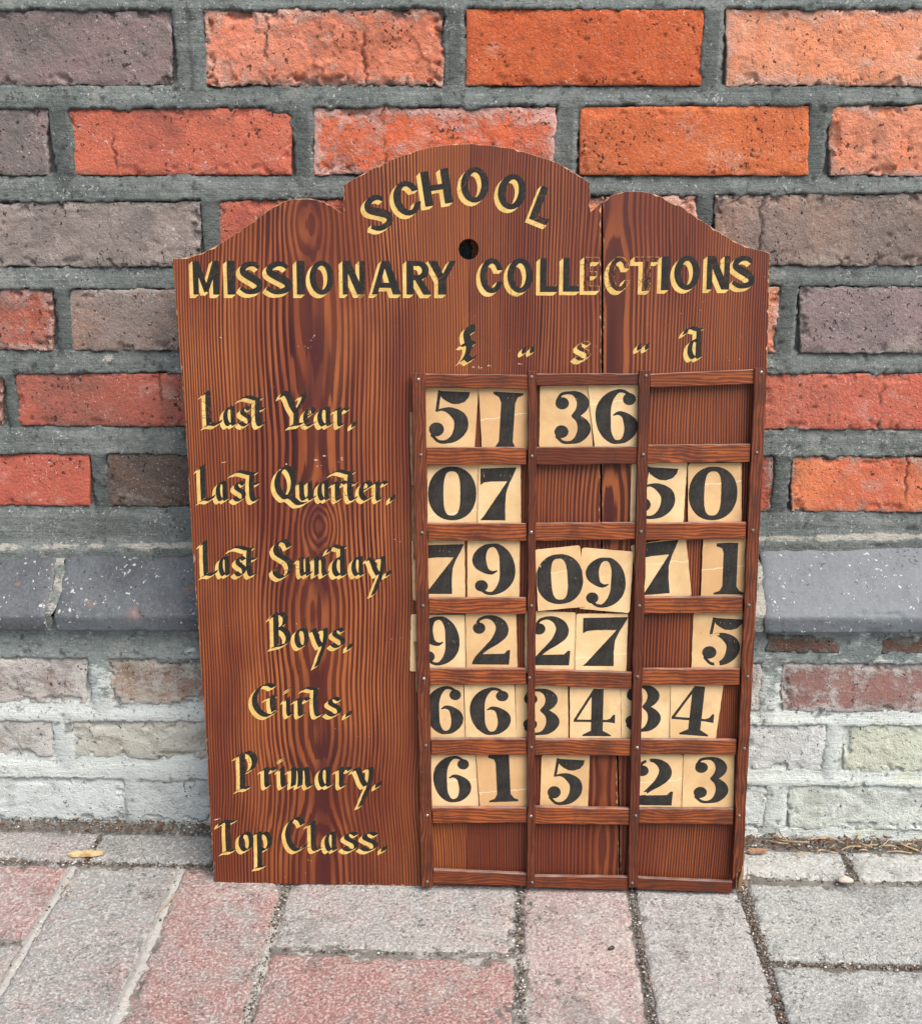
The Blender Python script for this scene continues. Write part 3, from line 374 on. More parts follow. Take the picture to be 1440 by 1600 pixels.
# ------------------------------------------------------------------ brick styles: ca, cb, salt, salt_col, relief, rough, pits, cracks
ST = {
 'g1': ((.27, .19, .18), (.185, .16, .15), .34, (.38, .34, .32), 1.0, 1.3, 6, ()),
 'g1b': ((.28, .21, .20), (.20, .165, .165), .36, (.42, .38, .34), 1.0, 1.1, 4, ()),
 'g2': ((.20, .15, .13), (.14, .12, .11), .35, (.35, .3, .28), 1.0, 1.2, 5, ()),
 'g3': ((.33, .275, .24), (.25, .21, .19), .38, (.42, .37, .33), 1.1, 1.4, 6, ()),
 'g4': ((.33, .22, .17), (.23, .18, .155), .34, (.40, .33, .28), 1.2, 1.4, 8, (.18,)),
 'g5': ((.26, .205, .18), (.34, .21, .155), .40, (.40, .35, .31), 1.0, 1.2, 5, ()),
 'o1': ((.62, .150, .050), (.52, .105, .035), .16, (.50, .33, .26), .6, .6, 22, ()),
 'o2': ((.66, .180, .062), (.56, .135, .048), .14, (.55, .40, .33), .6, .6, 18, ()),
 'o3': ((.78, .27, .13), (.74, .32, .19), .46, (.68, .45, .36), 1.0, 1.3, 16, ()),
 'o3b': ((.74, .22, .10), (.70, .28, .17), .44, (.58, .42, .35), 1.1, 1.4, 24, ()),
 'o4': ((.72, .27, .17), (.64, .20, .11), .46, (.60, .42, .34), 1.7, 1.8, 14, (.27, .68)),
 'o4b': ((.70, .145, .05), (.60, .15, .08), .54, (.64, .46, .41), 1.3, 1.4, 16, (.3,)),
 'o5': ((.52, .12, .05), (.40, .12, .08), .50, (.50, .36, .31), 1.6, 1.6, 12, (.45,)),
 'o6': ((.74, .23, .10), (.60, .15, .075), .38, (.46, .36, .30), 1.0, 1.0, 12, (.47,)),
 'r1': ((0.580, 0.150, 0.086), (0.480, 0.124, 0.079), .24, (.45, .30, .25), .7, .8, 18, (.22,)),
 'p1': ((0.520, 0.150, 0.079), (0.420, 0.112, 0.066), .24, (.45, .30, .25), .7, .8, 18, ()),
 'r2': ((0.440, 0.124, 0.079), (0.360, 0.124, 0.092), .3, (.40, .28, .24), .8, .9, 12, ()),
 'r3': ((0.470, 0.124, 0.082), (0.300, 0.106, 0.076), .20, (.45, .32, .28), .8, .8, 14, (.27, .66)),
 'r3b': ((0.550, 0.137, 0.086), (0.500, 0.143, 0.092), .26, (.48, .34, .30), .7, .7, 26, (.5,)),
 'r4': ((0.520, 0.124, 0.079), (0.490, 0.118, 0.076), .14, (.45, .32, .28), .5, .5, 6, ()),
 'r5': ((0.440, 0.093, 0.053), (0.400, 0.087, 0.053), .44, (.36, .33, .30), 1.2, 1.2, 8, ()),
 'd1': ((.11, .085, .072), (.16, .095, .07), .30, (.15, .15, .12), 1.1, 1.3, 4, ()),
 'w1': ((.46, .40, .36), (.25, .19, .165), .70, (.64, .62, .57), 1.5, 1.5, 4, ()),
 'w2': ((.44, .27, .18), (.30, .21, .18), .66, (.55, .56, .50), 1.8, 1.8, 4, ()),
 'w3': ((.32, .17, .145), (.27, .15, .13), .56, (.62, .61, .57), 1.1, 1.2, 3, ()),
 'w4': ((.50, .46, .41), (.30, .25, .22), .70, (.62, .62, .57), 1.4, 1.5, 3, ()),
 'w5': ((.42, .39, .31), (.26, .21, .18), .72, (.64, .64, .56), 1.5, 1.6, 3, ()),
 'w6': ((.70, .71, .68), (.50, .52, .49), .75, (.72, .73, .70), 1.3, 1.5, 1, ()),
 'w7': ((.60, .61, .46), (.53, .53, .39), .72, (.66, .69, .57), 1.4, 1.5, 1, ()),
 'w7b': ((.66, .69, .57), (.64, .67, .61), .78, (.70, .74, .68), 1.2, 1.4, 1, ()),
 'w8': ((.66, .71, .66), (.45, .48, .45), .82, (.76, .81, .77), 1.1, 1.3, 5, ()),
 'w9': ((.58, .62, .58), (.38, .41, .39), .78, (.70, .74, .70), 1.1, 1.3, 3, ())}

def slab_mesh(name, quad, seed, relief=1., rough=1., pits=0, cracks=(), res=.0014, R=.0013, wob=.0013, wt=1.0, depth=.02, face=None, hi=True):
    """quad: TL TR BR BL in the face plane (a, b); returns verts (a, out, b) with out>0 pointing out of the wall"""
    q = np.array(quad, float); c = q.mean(0); q = q - c
    Wd = q[1, 0] - q[0, 0]; Hd = q[0, 1] - q[3, 1]
    nx = max(6, int(Wd / res)); ny = max(5, int(Hd / res))
    K = [depth, depth * .45, .004, .0012]
    s = np.concatenate([np.zeros(4), np.linspace(0, 1, nx), np.ones(4)]); t = np.concatenate([np.zeros(4), np.linspace(0, 1, ny), np.ones(4)])
    bs = np.concatenate([K, np.zeros(nx), K[::-1]]); bt = np.concatenate([K, np.zeros(ny), K[::-1]])
    Sx, Tz = np.meshgrid(s, t); back = np.maximum(*np.meshgrid(bs, bt))
    X = (q[3, 0] * (1 - Sx) + q[2, 0] * Sx) * (1 - Tz) + (q[0, 0] * (1 - Sx) + q[1, 0] * Sx) * Tz
    Z = (q[3, 1] * (1 - Sx) + q[2, 1] * Sx) * (1 - Tz) + (q[0, 1] * (1 - Sx) + q[1, 1] * Sx) * Tz
    a, b = X + c[0] * 1.0, Z + c[1] * 1.0
    dx = np.minimum(Sx, 1 - Sx) * Wd; dz = np.minimum(Tz, 1 - Tz) * Hd
    d = np.minimum(dx, dz)
    rc = .006; inn = (dx < rc) & (dz < rc)
    d = np.where(inn, rc - np.sqrt((rc - dx) ** 2 + (rc - dz) ** 2), d); d = np.maximum(d, 0)
    X2 = X + wob * (fbm(a, b, 60, seed) + .8 * fbm(a, b, 240, seed + 5, 3)) * rough
    Z2 = Z + wob * (fbm(a, b, 60, seed + 9) + .8 * fbm(a, b, 240, seed + 12, 3)) * rough
    out = relief * (.0010 * fbm(a, b, 22, seed + 20, 4) + .00055 * fbm(a, b, 130, seed + 40, 4, .6)) * (1 if not cracks else 1)
    chip = sst(.12, .32, fbm(a, b, 62, seed + 55, 5, .65)) * sst(.011, .004, d)
    out -= R * np.exp(-(d / .0024) ** 1.5) * (.7 + .5 * fbm(a, b, 90, seed + 60)) + chip * .0026 * rough
    pit = np.zeros_like(out)
    rs = np.random.RandomState(seed)
    for _ in range(pits // 2):
        px = rs.uniform(q[3, 0], q[2, 0]) * .92; pz = rs.uniform(q[3, 1], q[0, 1]) * .85; r = rs.uniform(.0009, .0015) * (1.5 if rs.rand() < .12 else 1)
        g = np.exp(-(((X2 - px) / (r * rs.uniform(.8, 1.6))) ** 2 + ((Z2 - pz) / r) ** 2)); pit = np.maximum(pit, g); out -= g * .0016
    for cf in cracks:
        cx = q[3, 0] + cf * Wd; xl = cx + .006 * fbm(b * 0 + cf, b, 25, seed + 70, 3) + .003 * fbm(b * 0 + cf, b, 160, seed + 71, 2)
        g = np.exp(-((X - xl) / .0011) ** 2) * sst(-.35, .1, fbm(a * 0 + cf, b, 45, seed + 77)); pit = np.maximum(pit, g); out -= g * .002
    if rough > 1.25:      # flaked faces: terraces
        tfb = fbm(a, b, 34, seed + 90, 4); out += .0016 * (sst(-.02, .03, tfb) - .5) * (rough - 1)
    out -= back
    out = out + (0 if face is None else 0)
    edge = np.exp(-(d / .007))
    V = np.stack([X2, out, Z2], -1).reshape(-1, 3)
    return V, grid_faces(*X.shape), dict(edge=edge.ravel(), pit=pit.ravel()), c

def setst(o, st):
    o['ca'] = list(st[0]); o['cb'] = list(st[1]); o['salt'] = st[2]; o['salt_col'] = list(st[3])

HID = lambda x, z: -.25 < x < .22 and z < .60      # well behind the board
# ------------------------------------------------------------------ the wall
D_U, D_W, D_L = 1.072, 1.034, 1.020
wall = empty('brick_wall', (0, D_U, 0)); tag(wall, 'old red and grey brick wall with a dark sloping plinth course behind the sign', 'wall')
def face_brick(quad, stn, Dp, seed, res):
    st = ST[stn]
    V, Fc, at, c = slab_mesh('brick', quad, seed, st[4], st[5], st[6], st[7], res)
    V[:, 1] = -V[:, 1]
    o = link('brick', np_mesh('brick', V, Fc, True, at), M['brick'], wall)
    o.location = (c[0], Dp - D_U, c[1]); setst(o, st); return o
sid = 100
for quad, stn in D['bricks_u']:
    sid += 13; qx = [p[0] for p in quad]; qz = [p[1] for p in quad]; cx = sum(qx) / 4; cz = sum(qz) / 4
    vis = not (HID(min(qx), cz) and HID(max(qx), cz)) and min(qx) < .52 and max(qx) > -.56 and cz < .82
    face_brick(quad, stn, D_U - .0005 * (sid % 3), sid, .0014 if vis else .006)
for quad, stn in D['bricks_l']:
    sid += 13; qx = [p[0] for p in quad]; cz = quad[0][1]
    vis = not (HID(min(qx), cz) and HID(max(qx), cz)) and min(qx) < .52 and max(qx) > -.56
    face_brick(quad, stn, D_W + .0012, sid, .0014 if vis else .006)
# cheap bricks of the same wall outside the picture
plain = {}
def plain_brick(x, z, Dp, stn, wd=.207, hd=.061):
    if stn not in plain:
        V, Fc, at, c = slab_mesh('brick', [(-wd / 2, hd / 2), (wd / 2, hd / 2), (wd / 2, -hd / 2), (-wd / 2, -hd / 2)], 777, 1., 1., 0, (), .02)
        V[:, 1] = -V[:, 1]; plain[stn] = np_mesh('brick', V, Fc, True, at); plain[stn].materials.append(M['brick'])
    o = bpy.data.objects.new('brick', plain[stn]); COL.objects.link(o); o.parent = wall; o.location = (x, Dp - D_U, z); setst(o, ST[stn])
styles = ['r1', 'g1', 'o1', 'r3', 'g3', 'o2', 'r2', 'g5']
for k in range(3):
    for j in range(11): plain_brick(-1.12 + .225 * j + (.11 if k % 2 else 0), .935 + .081 * k, D_U, random.choice(styles))
rowz = []
def row_edges(lst, lo, hi):
    a = [b for b in lst if lo < b[0][0][1] < hi]; return a
def side_fill(lst, Dp, names):
    rows = {}
    for quad, stn in lst:
        key = None
        for r in rows:
            if abs(r - quad[0][1]) < .03: key = r
        if key is None: key = quad[0][1]; rows[key] = []
        rows[key].append(quad)
    for r, qs in rows.items():
        xl = min(q[0][0] for q in qs); xr = max(q[1][0] for q in qs); zc = sum(q[0][1] + q[3][1] for q in qs) / (2 * len(qs))
        for k in range(2):
            if xl - .123 - .225 * k > -1.2: plain_brick(xl - .123 - .225 * k, zc - .003, Dp, random.choice(names))
            if xr + .123 + .225 * k < 1.2: plain_brick(xr + .123 + .225 * k, zc + .003, Dp, random.choice(names))
side_fill(D['bricks_u'], D_U, styles); side_fill(D['bricks_l'], D_W + .001, ['w4', 'w8', 'w7'])

def sd_quads(X, Z, quads):
    """distance inside any of the brick quads (positive inside)"""
    best = np.full(X.shape, -1.0)
    for quad, _ in quads:
        tl, tr, brr, bl = quad
        f = np.clip((X - tl[0]) / (tr[0] - tl[0]), 0, 1)
        zt = tl[1] + (tr[1] - tl[1]) * f; zb = bl[1] + (brr[1] - bl[1]) * f
        dd = np.minimum(np.minimum(X - tl[0], tr[0] - X), np.minimum(zt - Z, Z - zb))
        best = np.maximum(best, dd)
    return best
def mortar_sheet(name, x0, x1, z0, z1, res, Dp, quads, mat, lift, lap, deep, seed, limef, greenf, extra=None):
    nx = int((x1 - x0) / res); ny = int((z1 - z0) / res)
    X, Z = np.meshgrid(np.linspace(x0, x1, nx), np.linspace(z0, z1, ny))
    d = sd_quads(X, Z, quads)
    ragged = lap + .0018 * fbm(X, Z, 45, seed, 3) + .0026 * fbm(X, Z, 210, seed + 3, 4, .7) + .005 * sst(.22, .6, fbm(X, Z, 32, seed + 33, 4, .65))
    m = sst(0, .0016, d - ragged)           # 1 = under a brick
    # joint profile: struck back under the brick above
    up = sd_quads(X, Z + .006, quads); dn = sd_quads(X, Z - .006, quads)
    strike = sst(-.007, .004, up) * .0024 - sst(-.006, .004, dn) * .0006
    out = lift - strike + .0008 * fbm(X, Z, 14, seed + 5) + .0005 * fbm(X, Z, 110, seed + 6, 4, .6)
    vert = .0008 * fbm(X, Z, 30, seed + 8, 3)
    pit = sst(.45, .6, fbm(X, Z, 120, seed + 9, 3)) * .8
    perp = (sd_quads(X + .016, Z, quads) > 0) & (sd_quads(X - .016, Z, quads) > 0); strike = strike + perp * (.0005 + .0012 * fbm(X, Z, 60, seed + 15, 2))
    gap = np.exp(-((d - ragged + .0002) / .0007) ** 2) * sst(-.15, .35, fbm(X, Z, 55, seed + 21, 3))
    out = out + vert - pit * .0012
    if extra is not None: out = out + extra(X, Z)
    out = out * (1 - m) - deep * m - gap * .0009
    pit = np.maximum(pit * (1 - m), gap * .8)  # shadow line painted dark along the crack between mortar and brick, besides the pits
    V = np.stack([X, -out, Z], -1).reshape(-1, 3)
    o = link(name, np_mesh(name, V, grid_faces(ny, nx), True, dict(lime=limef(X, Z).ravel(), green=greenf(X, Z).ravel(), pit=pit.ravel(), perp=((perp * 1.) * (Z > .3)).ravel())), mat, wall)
    o.location = (0, Dp - D_U, 0); return o
zt0, zl0, zb0, xa = D['plz'][0]; zt1, zl1, zb1, xb = D['plz'][1]
PL = lambda x, a, b: a + (b - a) * (x - xa) / (xb - xa)
def up_extra(X, Z):
    # flaunched mortar band resting on the plinth slope
    zt = PL(X, zt0, zt1); return .004 * sst(.016, .0, Z - zt) + .0015 * sst(-.2, .2, fbm(X, Z, 9, 909))
def up_lime(X, Z):
    zt = PL(X, zt0, zt1)
    g = .62 * np.exp(-((Z - zt - .007) / .005) ** 2) + .0
    e = .55 * np.exp(-((X + .386) / .010) ** 2) * (np.abs(Z - .53) < .035)
    f = .55 * sst(.25, .3, X) * np.exp(-((Z - .434) / .006) ** 2) + .42 * sst(.25, .3, X) * np.exp(-((Z - .412) / .005) ** 2)
    return g + e + f
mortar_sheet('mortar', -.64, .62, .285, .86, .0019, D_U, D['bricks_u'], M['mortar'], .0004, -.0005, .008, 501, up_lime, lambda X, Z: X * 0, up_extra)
def lo_lime(X, Z): return np.clip(.25 + .95 * sst(.22, .05, Z) + .12 * sst(0, .4, X), 0, 1)
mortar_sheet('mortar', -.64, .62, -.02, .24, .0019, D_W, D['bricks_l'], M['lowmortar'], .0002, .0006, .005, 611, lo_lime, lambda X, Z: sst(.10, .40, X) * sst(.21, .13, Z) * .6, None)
# core of the wall behind the facework
def boxmesh(name, x0, x1, y0, y1, z0, z1):
    V = [(x, y, z) for x in (x0, x1) for y in (y0, y1) for z in (z0, z1)]
    return np_mesh(name, V, [(0, 1, 3, 2), (4, 6, 7, 5), (0, 4, 5, 1), (2, 3, 7, 6), (0, 2, 6, 4), (1, 5, 7, 3)], False)
link('wall_core', boxmesh('wall_core', -1.25, 1.25, .0095, .22, -.05, 1.16), M['mortar'], wall)
link('wall_foot', boxmesh('wall_foot', -1.25, 1.25, D_W - D_U + .008, .0092, -.05, .232), M['lowmortar'], wall)
for x0, x1 in ((-1.25, -.642), (.622, 1.25)):
    link('mortar', boxmesh('mortar', x0, x1, .002, .0094, .26, 1.16), M['mortar'], wall)
    link('mortar', boxmesh('mortar', x0, x1, D_W - D_U + .003, D_W - D_U + .0078, -.05, .24), M['lowmortar'], wall)
link('mortar', boxmesh('mortar', -.642, .622, .002, .0094, .862, 1.16), M['mortar'], wall)
# brick edge showing in the recess under the plinth
for a, b, stn in ((-.30, -.24, 'w2'), (.262, .335, 'w3'), (.375, .46, 'w3')):
    V, Fc, at, c = slab_mesh('brick', [(a, .2335), (b, .2335), (b, .214), (a, .214)], 41, 1, 1, 0, (), .003); V[:, 1] *= -1
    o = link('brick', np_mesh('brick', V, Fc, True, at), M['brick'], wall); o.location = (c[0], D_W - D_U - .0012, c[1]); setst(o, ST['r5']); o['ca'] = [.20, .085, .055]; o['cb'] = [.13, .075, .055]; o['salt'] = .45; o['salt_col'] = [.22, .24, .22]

# plinth course: bricks with a sloping top
def plinth(x0, x1, seed, col, red, res=.0016):
    zt = (PL(x0, zt0, zt1) + PL(x1, zt0, zt1)) / 2
    cx = (x0 + x1) / 2
    def prof(cz_t, cz_l, cz_b):
        P = []
        P += [(D_U + .004, cz_t + .002)]
        n = int(.075 / res)
        for i in range(n + 1):
            t = i / n; P.append((D_U + (D_L + .0015 - D_U) * t, cz_t + (cz_l + .0012 - cz_t) * t))
        P.append((D_L + .0002, cz_l - .0008))
        for i in range(1, 9): P.append((D_L, cz_l - .001 + (cz_b + .001 - cz_l + .001) * i / 8))
        P.append((D_L + .001, cz_b)); P.append((D_L + .008, cz_b - .0002)); P.append((D_W + .006, cz_b - .0005)); return P
    nx = int((x1 - x0) / res); xs = np.linspace(x0, x1, nx); rows = []
    xs = np.concatenate([[x0] * 3, xs, [x1] * 3]); bk = np.concatenate([[.012, .004, .001], np.zeros(nx), [.001, .004, .012]])
    npz = len(prof(0, 0, 0)); V = np.zeros((npz, len(xs), 3))
    for j, x in enumerate(xs):
        P = np.array(prof(PL(x, zt0, zt1), PL(x, zl0, zl1), PL(x, zb0, zb1))); V[:, j, 0] = x; V[:, j, 1] = P[:, 0]; V[:, j, 2] = P[:, 1]
    A = V[..., 0]; B = np.cumsum(np.concatenate([np.zeros((1, len(xs))), np.hypot(np.diff(V[..., 1], axis=0), np.diff(V[..., 2], axis=0))]), 0)
    dxe = np.minimum(A - x0, x1 - A)
    r = .0007 * fbm(A, B, 25, seed) + .0004 * fbm(A, B, 150, seed + 3, 4, .6)
    lipd = np.abs(B - B[npz - 13]); chip = sst(.12, .5, fbm(A, B, 60, seed + 5, 3)) * np.exp(-(lipd / .005) ** 2) * .002
    bdist = np.abs(B - B[-4]); chip = chip + sst(.05, .5, fbm(A, B, 50, seed + 8, 3)) * np.exp(-(bdist / .005) ** 2) * .002
    r = r - .002 * np.exp(-(dxe / .003)) - chip - bk
    wobx = .0015 * fbm(B, B * 0, 60, seed + 31)
    V[..., 0] += wobx
    V[..., 1] -= r * .7 ; V[..., 2] += r * .7 * (B < B[npz - 13])
    edge = np.maximum(np.exp(-dxe / .005), np.exp(-(lipd / .0025)) * .9)
    V[..., 0] -= cx; V[..., 1] -= D_U
    me = np_mesh('plinth_brick', V.reshape(-1, 3), grid_faces(npz, len(xs))[:, ::-1], True, dict(edge=edge.ravel(), pit=chip.ravel() * 0))
    o = link('plinth_brick', me, M['blue'], wall); o.location = (cx, 0, 0); o['ca'] = list(col); o['salt'] = red
    return o
cols = [(.052, .056, .062), (.040, .045, .052), (.06, .07, .075), (.06, .07, .075), (.092, .103, .118)]
for k, (a, b) in enumerate(D['pl']):
    plinth(a, b, 300 + 17 * k, cols[k], (.9, .9, .5, .4, .15)[k], .0016 if k in (0, 1, 4) else .005)
plinth(D['pl'][0][0] - .24, D['pl'][0][0] - .012, 95, cols[0], .5, .006); plinth(D['pl'][-1][1] + .012, D['pl'][-1][1] + .24, 96, cols[1], .5, .006)
# lime joint between plinth bricks
for k in range(4):
    a = D['pl'][k][1] - .001; b = D['pl'][k + 1][0] + .001
    xs = np.linspace(a, b, 10); ts = np.linspace(0, 1, 46); X, T = np.meshgrid(xs, ts)
    jit = .008 * fbm(T * .07, T * 0, 40, 77 + k, 3)
    zt, zl, zb = PL(X, zt0, zt1), PL(X, zl0, zl1), PL(X, zb0, zb1)
    t1 = np.clip(T / .8, 0, 1); t2 = np.clip((T - .8) / .2, 0, 1)
    Y = D_U + (D_L + .0015 - D_U) * t1; Z = zt + (zl + .001 - zt) * t1 + (zb - zl) * t2
    o_ = .0006 * fbm(X, Z, 150, 88 + k, 3) - .0012
    Y = Y - o_ * .8; Z = Z + o_ * .5
    me = np_mesh('mortar', np.stack([X + jit, Y - D_U, Z], -1).reshape(-1, 3), grid_faces(46, 10)[:, ::-1], True, dict(lime=np.full(X.size, .5), green=X.ravel() * 0, pit=X.ravel() * 0))
    link('mortar', me, M['mortar'], wall)

# ------------------------------------------------------------------ pavement
g = link('ground', np_mesh('ground', [(-15, -15, -.03), (15, -15, -.03), (15, 15, -.03), (-15, 15, -.03)], [(0, 1, 2, 3)], False), M['ground']); tag(g, kind='structure')
pave = None
pav = []
jx = [-.655, -.4325, -.3215, -.2105, .0195, .130, .2402, .464, .575]
jy = [.9585, .8405, .7240, .6070]
def P(x0, x1, y0, y1, ca, cb, f, j=.0042): pav.append(((x0 + j, x1 - j, y0 + j, y1 - j), ca, cb, f))
GR = (.33, .32, .30); GR2 = (.265, .26, .245); PK = (.36, .23, .21); PK2 = (.33, .145, .125); LG = (.35, .35, .33); BR_ = (.30, .21, .18)
for a, b, cb, f in ((-.87, -.648, PK, .3), (-.644, -.4255, (.33, .25, .23), .5), (-.4205, -.196, (.27, .25, .235), .4), (-.192, .026, GR, .3), (.030, .10, GR, .3), (.104, .352, LG, .5), (.358, .575, LG, .45), (.58, .80, GR, .4)):
    pav.append(((a, b, .9635, 1.0105), GR2 if a < 0 else (.42, .42, .39), cb, f))
P(-.655, -.4325, .8405, .9585, (.30, .25, .235), PK2, .52); P(-.655, -.4325, .724, .8405, GR2, BR_, .5)
P(-.4325, -.3215, .724, .9585, GR2, PK, .40); P(-.3215, -.2105, .724, .9585, (.26, .235, .215), PK2, .56)
P(-.2105, .0195, .8405, .9585, (.31, .295, .275), PK, .42); P(-.2105, .0195, .724, .8405, (.26, .20, .18), PK2, .60)
P(.0195, .130, .724, .9585, (.36, .33, .305), PK, .58); P(.130, .2402, .724, .9585, (.34, .33, .31), PK, .36)
P(.2402, .464, .8405, .9585, (.32, .33, .31), (.34, .30, .275), .3); P(.2402, .464, .724, .8405, (.32, .325, .31), (.33, .29, .265), .3)
P(.464, .575, .724, .9585, GR, PK, .4); P(.575, .686, .724, .9585, GR, PK, .3); P(-.766, -.655, .724, .9585, GR, PK, .4)
P(-.655, -.544, .49, .724, GR, PK, .4); P(-.544, -.4325, .49, .724, GR2, PK2, .4); P(-.4325, -.2105, .607, .724, GR, PK2, .5); P(-.4325, -.2105, .49, .607, GR, PK2, .5)
P(-.2105, -.096, .49, .724, GR, PK, .4); P(-.096, .0195, .49, .724, GR, PK2, .4); P(.0195, .2402, .607, .724, GR, PK2, .5); P(.0195, .2402, .49, .607, GR, PK, .5)
P(.2402, .352, .49, .724, LG, PK, .3); P(.352, .464, .49, .724, LG, GR, .3)
nx, ny = 620, 270
X, Y = np.meshgrid(np.linspace(-.62, .62, nx), np.linspace(.49, D_W - .0005, ny))
Z = -.0022 + .0008 * fbm(X, Y, 30, 11) + .0006 * fbm(X, Y, 160, 12, 4, .6)
ridge = np.exp(-((X + .4325) / .004) ** 2) + np.exp(-((X + .3215) / .004) ** 2) + .8 * np.exp(-((X + .2120) / .003) ** 2) * (Y < .87)
Z = Z + .0026 * np.clip(ridge, 0, 1) * (Y < .955)
Z = Z + (Y > 1.008) * .0006
Z = np.where(sst(-.1, .2, fbm(X, Y, 20, 19)) > .5, Z, Z - .0008)
lime = np.clip(ridge, 0, 1) * 1.0 * (Y < .955) + .28 * (X < .1) + .12
pave = link('pavement', np_mesh('pavement', np.stack([X, Y, Z], -1).reshape(-1, 3), grid_faces(ny, nx), True, dict(lime=lime.ravel(), green=X.ravel() * 0, pit=(sst(.5, .6, fbm(X, Y, 150, 22)) * .6 * (1 - np.clip(ridge, 0, 1))).ravel())), M['bed'])
tag(pave, kind='structure')
link('paving_base', boxmesh('paving_base', -1.25, 1.25, -.3, D_W + .004, -.029, -.006), M['bed'], pave)
def paver(rect, ca, cb, f, seed, res):
    x0, x1, y0, y1 = rect
    V, Fc, at, c = slab_mesh('paver', [(x0, y1), (x1, y1), (x1, y0), (x0, y0)], seed, 1.15, 1.1, 3, (), res, .0030, .0016, depth=.012)
    V = V[:, [0, 2, 1]]; V[:, 2] += .0012 * math.sin(seed) + V[:, 0] * .008 * math.sin(seed * 3.1) + V[:, 1] * .01 * math.sin(seed * 1.7)
    o = link('paver', np_mesh('paver', V, Fc[:, ::-1], True, at), M['paver'], pave); o.location = (c[0], c[1], 0.0)
    o['ca'] = list(ca); o['cb'] = list(cb); o['salt'] = f
for k, (r, ca, cb, f) in enumerate(pav):
    vis = r[3] > .73 and r[0] < .45 and r[1] > -.56; paver(r, ca, cb, f, 900 + 7 * k, .0018 if vis else .008)
pm = None
for j in range(5):
    for i in range(10):
        if pm is None:
            V, Fc, at, c = slab_mesh('paver', [(-.107, .054), (.107, .054), (.107, -.054), (-.107, -.054)], 5, 1, 1, 0, (), .02, .003, .0016, depth=.012)
            pm = np_mesh('paver', V[:, [0, 2, 1]], Fc[:, ::-1], True, at); pm.materials.append(M['paver'])
        o = bpy.data.objects.new('paver', pm); COL.objects.link(o); o.parent = pave; o.location = (-1.0 + .223 * i, .43 - .117 * j, 0)
        o['ca'] = list(GR); o['cb'] = list(random.choice([PK, PK2, LG])); o['salt'] = .45

# crumbs of grit in the joints
def crumbs(name, pts, size, seed, flat=.6):
    rs = np.random.RandomState(seed); n = len(pts)
    base = np.array([(1, 0, 0), (-1, 0, 0), (0, 1, 0), (0, -1, 0), (0, 0, 1), (0, 0, -1)], float)
    fc = np.array([(0, 2, 4), (2, 1, 4), (1, 3, 4), (3, 0, 4), (2, 0, 5), (1, 2, 5), (3, 1, 5), (0, 3, 5)])
    sz = size[0] + (size[1] - size[0]) * rs.rand(n) ** 3
    V = base[None] * (sz[:, None, None] * rs.uniform(.5, 1.3, (n, 6, 1)))
    V[..., 2] *= flat
    th = rs.uniform(0, 6.28, n); cs, sn = np.cos(th), np.sin(th)
    Vx = V[..., 0] * cs[:, None] - V[..., 1] * sn[:, None]; Vy = V[..., 0] * sn[:, None] + V[..., 1] * cs[:, None]
    V = np.stack([Vx, Vy, V[..., 2]], -1) + np.array(pts)[:, None, :]
    Fc = (fc[None] + (np.arange(n) * 6)[:, None, None]).reshape(-1, 3)
    return np_mesh(name, V.reshape(-1, 3), Fc, False, dict(tint=np.repeat(rs.rand(n), 6)))
rs = np.random.RandomState(7); pts = []
def jl(x0, y0, x1, y1, wd, n):
    for _ in range(n):
        t = rs.rand(); pts.append((x0 + (x1 - x0) * t + (rs.normal() * wd if y1 != y0 else 0), y0 + (y1 - y0) * t + (rs.normal() * wd if y1 == y0 else 0), rs.uniform(-.0022, -.0002)))
for _ in range(5200): pts.append((rs.uniform(-.60, .60), 1.0105 + (D_W - 1.0115) * rs.rand() ** .9, rs.uniform(-.0005, .0032)))
jl(-.6, .9605, -.2, .9605, .0022, 1500); jl(-.2, .9605, .24, .9605, .0018, 400); jl(.24, .9605, .6, .9605, .0018, 260)
jl(-.2105, .73, -.2105, .955, .0022, 900); jl(.0195, .73, .0195, .957, .0024, 900); jl(.130, .73, .130, .957, .0018, 1000); jl(.2402, .73, .2402, .957, .0026, 1700)
jl(.2402, .8405, .47, .8405, .0022, 1000); jl(-.2, .8405, .015, .8405, .001, 120); jl(-.60, .8405, -.44, .8405, .002, 220); jl(-.4225, .963, -.4225, 1.01, .003, 260); jl(.355, .963, .355, 1.01, .003, 260)
jl(-.4325, .73, -.4325, .955, .0026, 90); jl(-.3215, .73, -.3215, .955, .0026, 90)
gr_ = link('grit', crumbs('grit', pts, (.0004, .0019), 3), M['crumb']); tag(gr_, 'loose grit and soil crumbs lying in the paving joints and along the foot of the wall', 'grit', kind='stuff')
# loose specks on the pavers
pts = [(rs.uniform(-.55, .5), rs.uniform(.73, 1.0), .0012) for _ in range(420)]
sp_ = link('loose_sand', crumbs('loose_sand', pts, (.0003, .0011), 9), M['crumb']); tag(sp_, 'scattered grains of sand on the paving bricks', 'sand', kind='stuff')

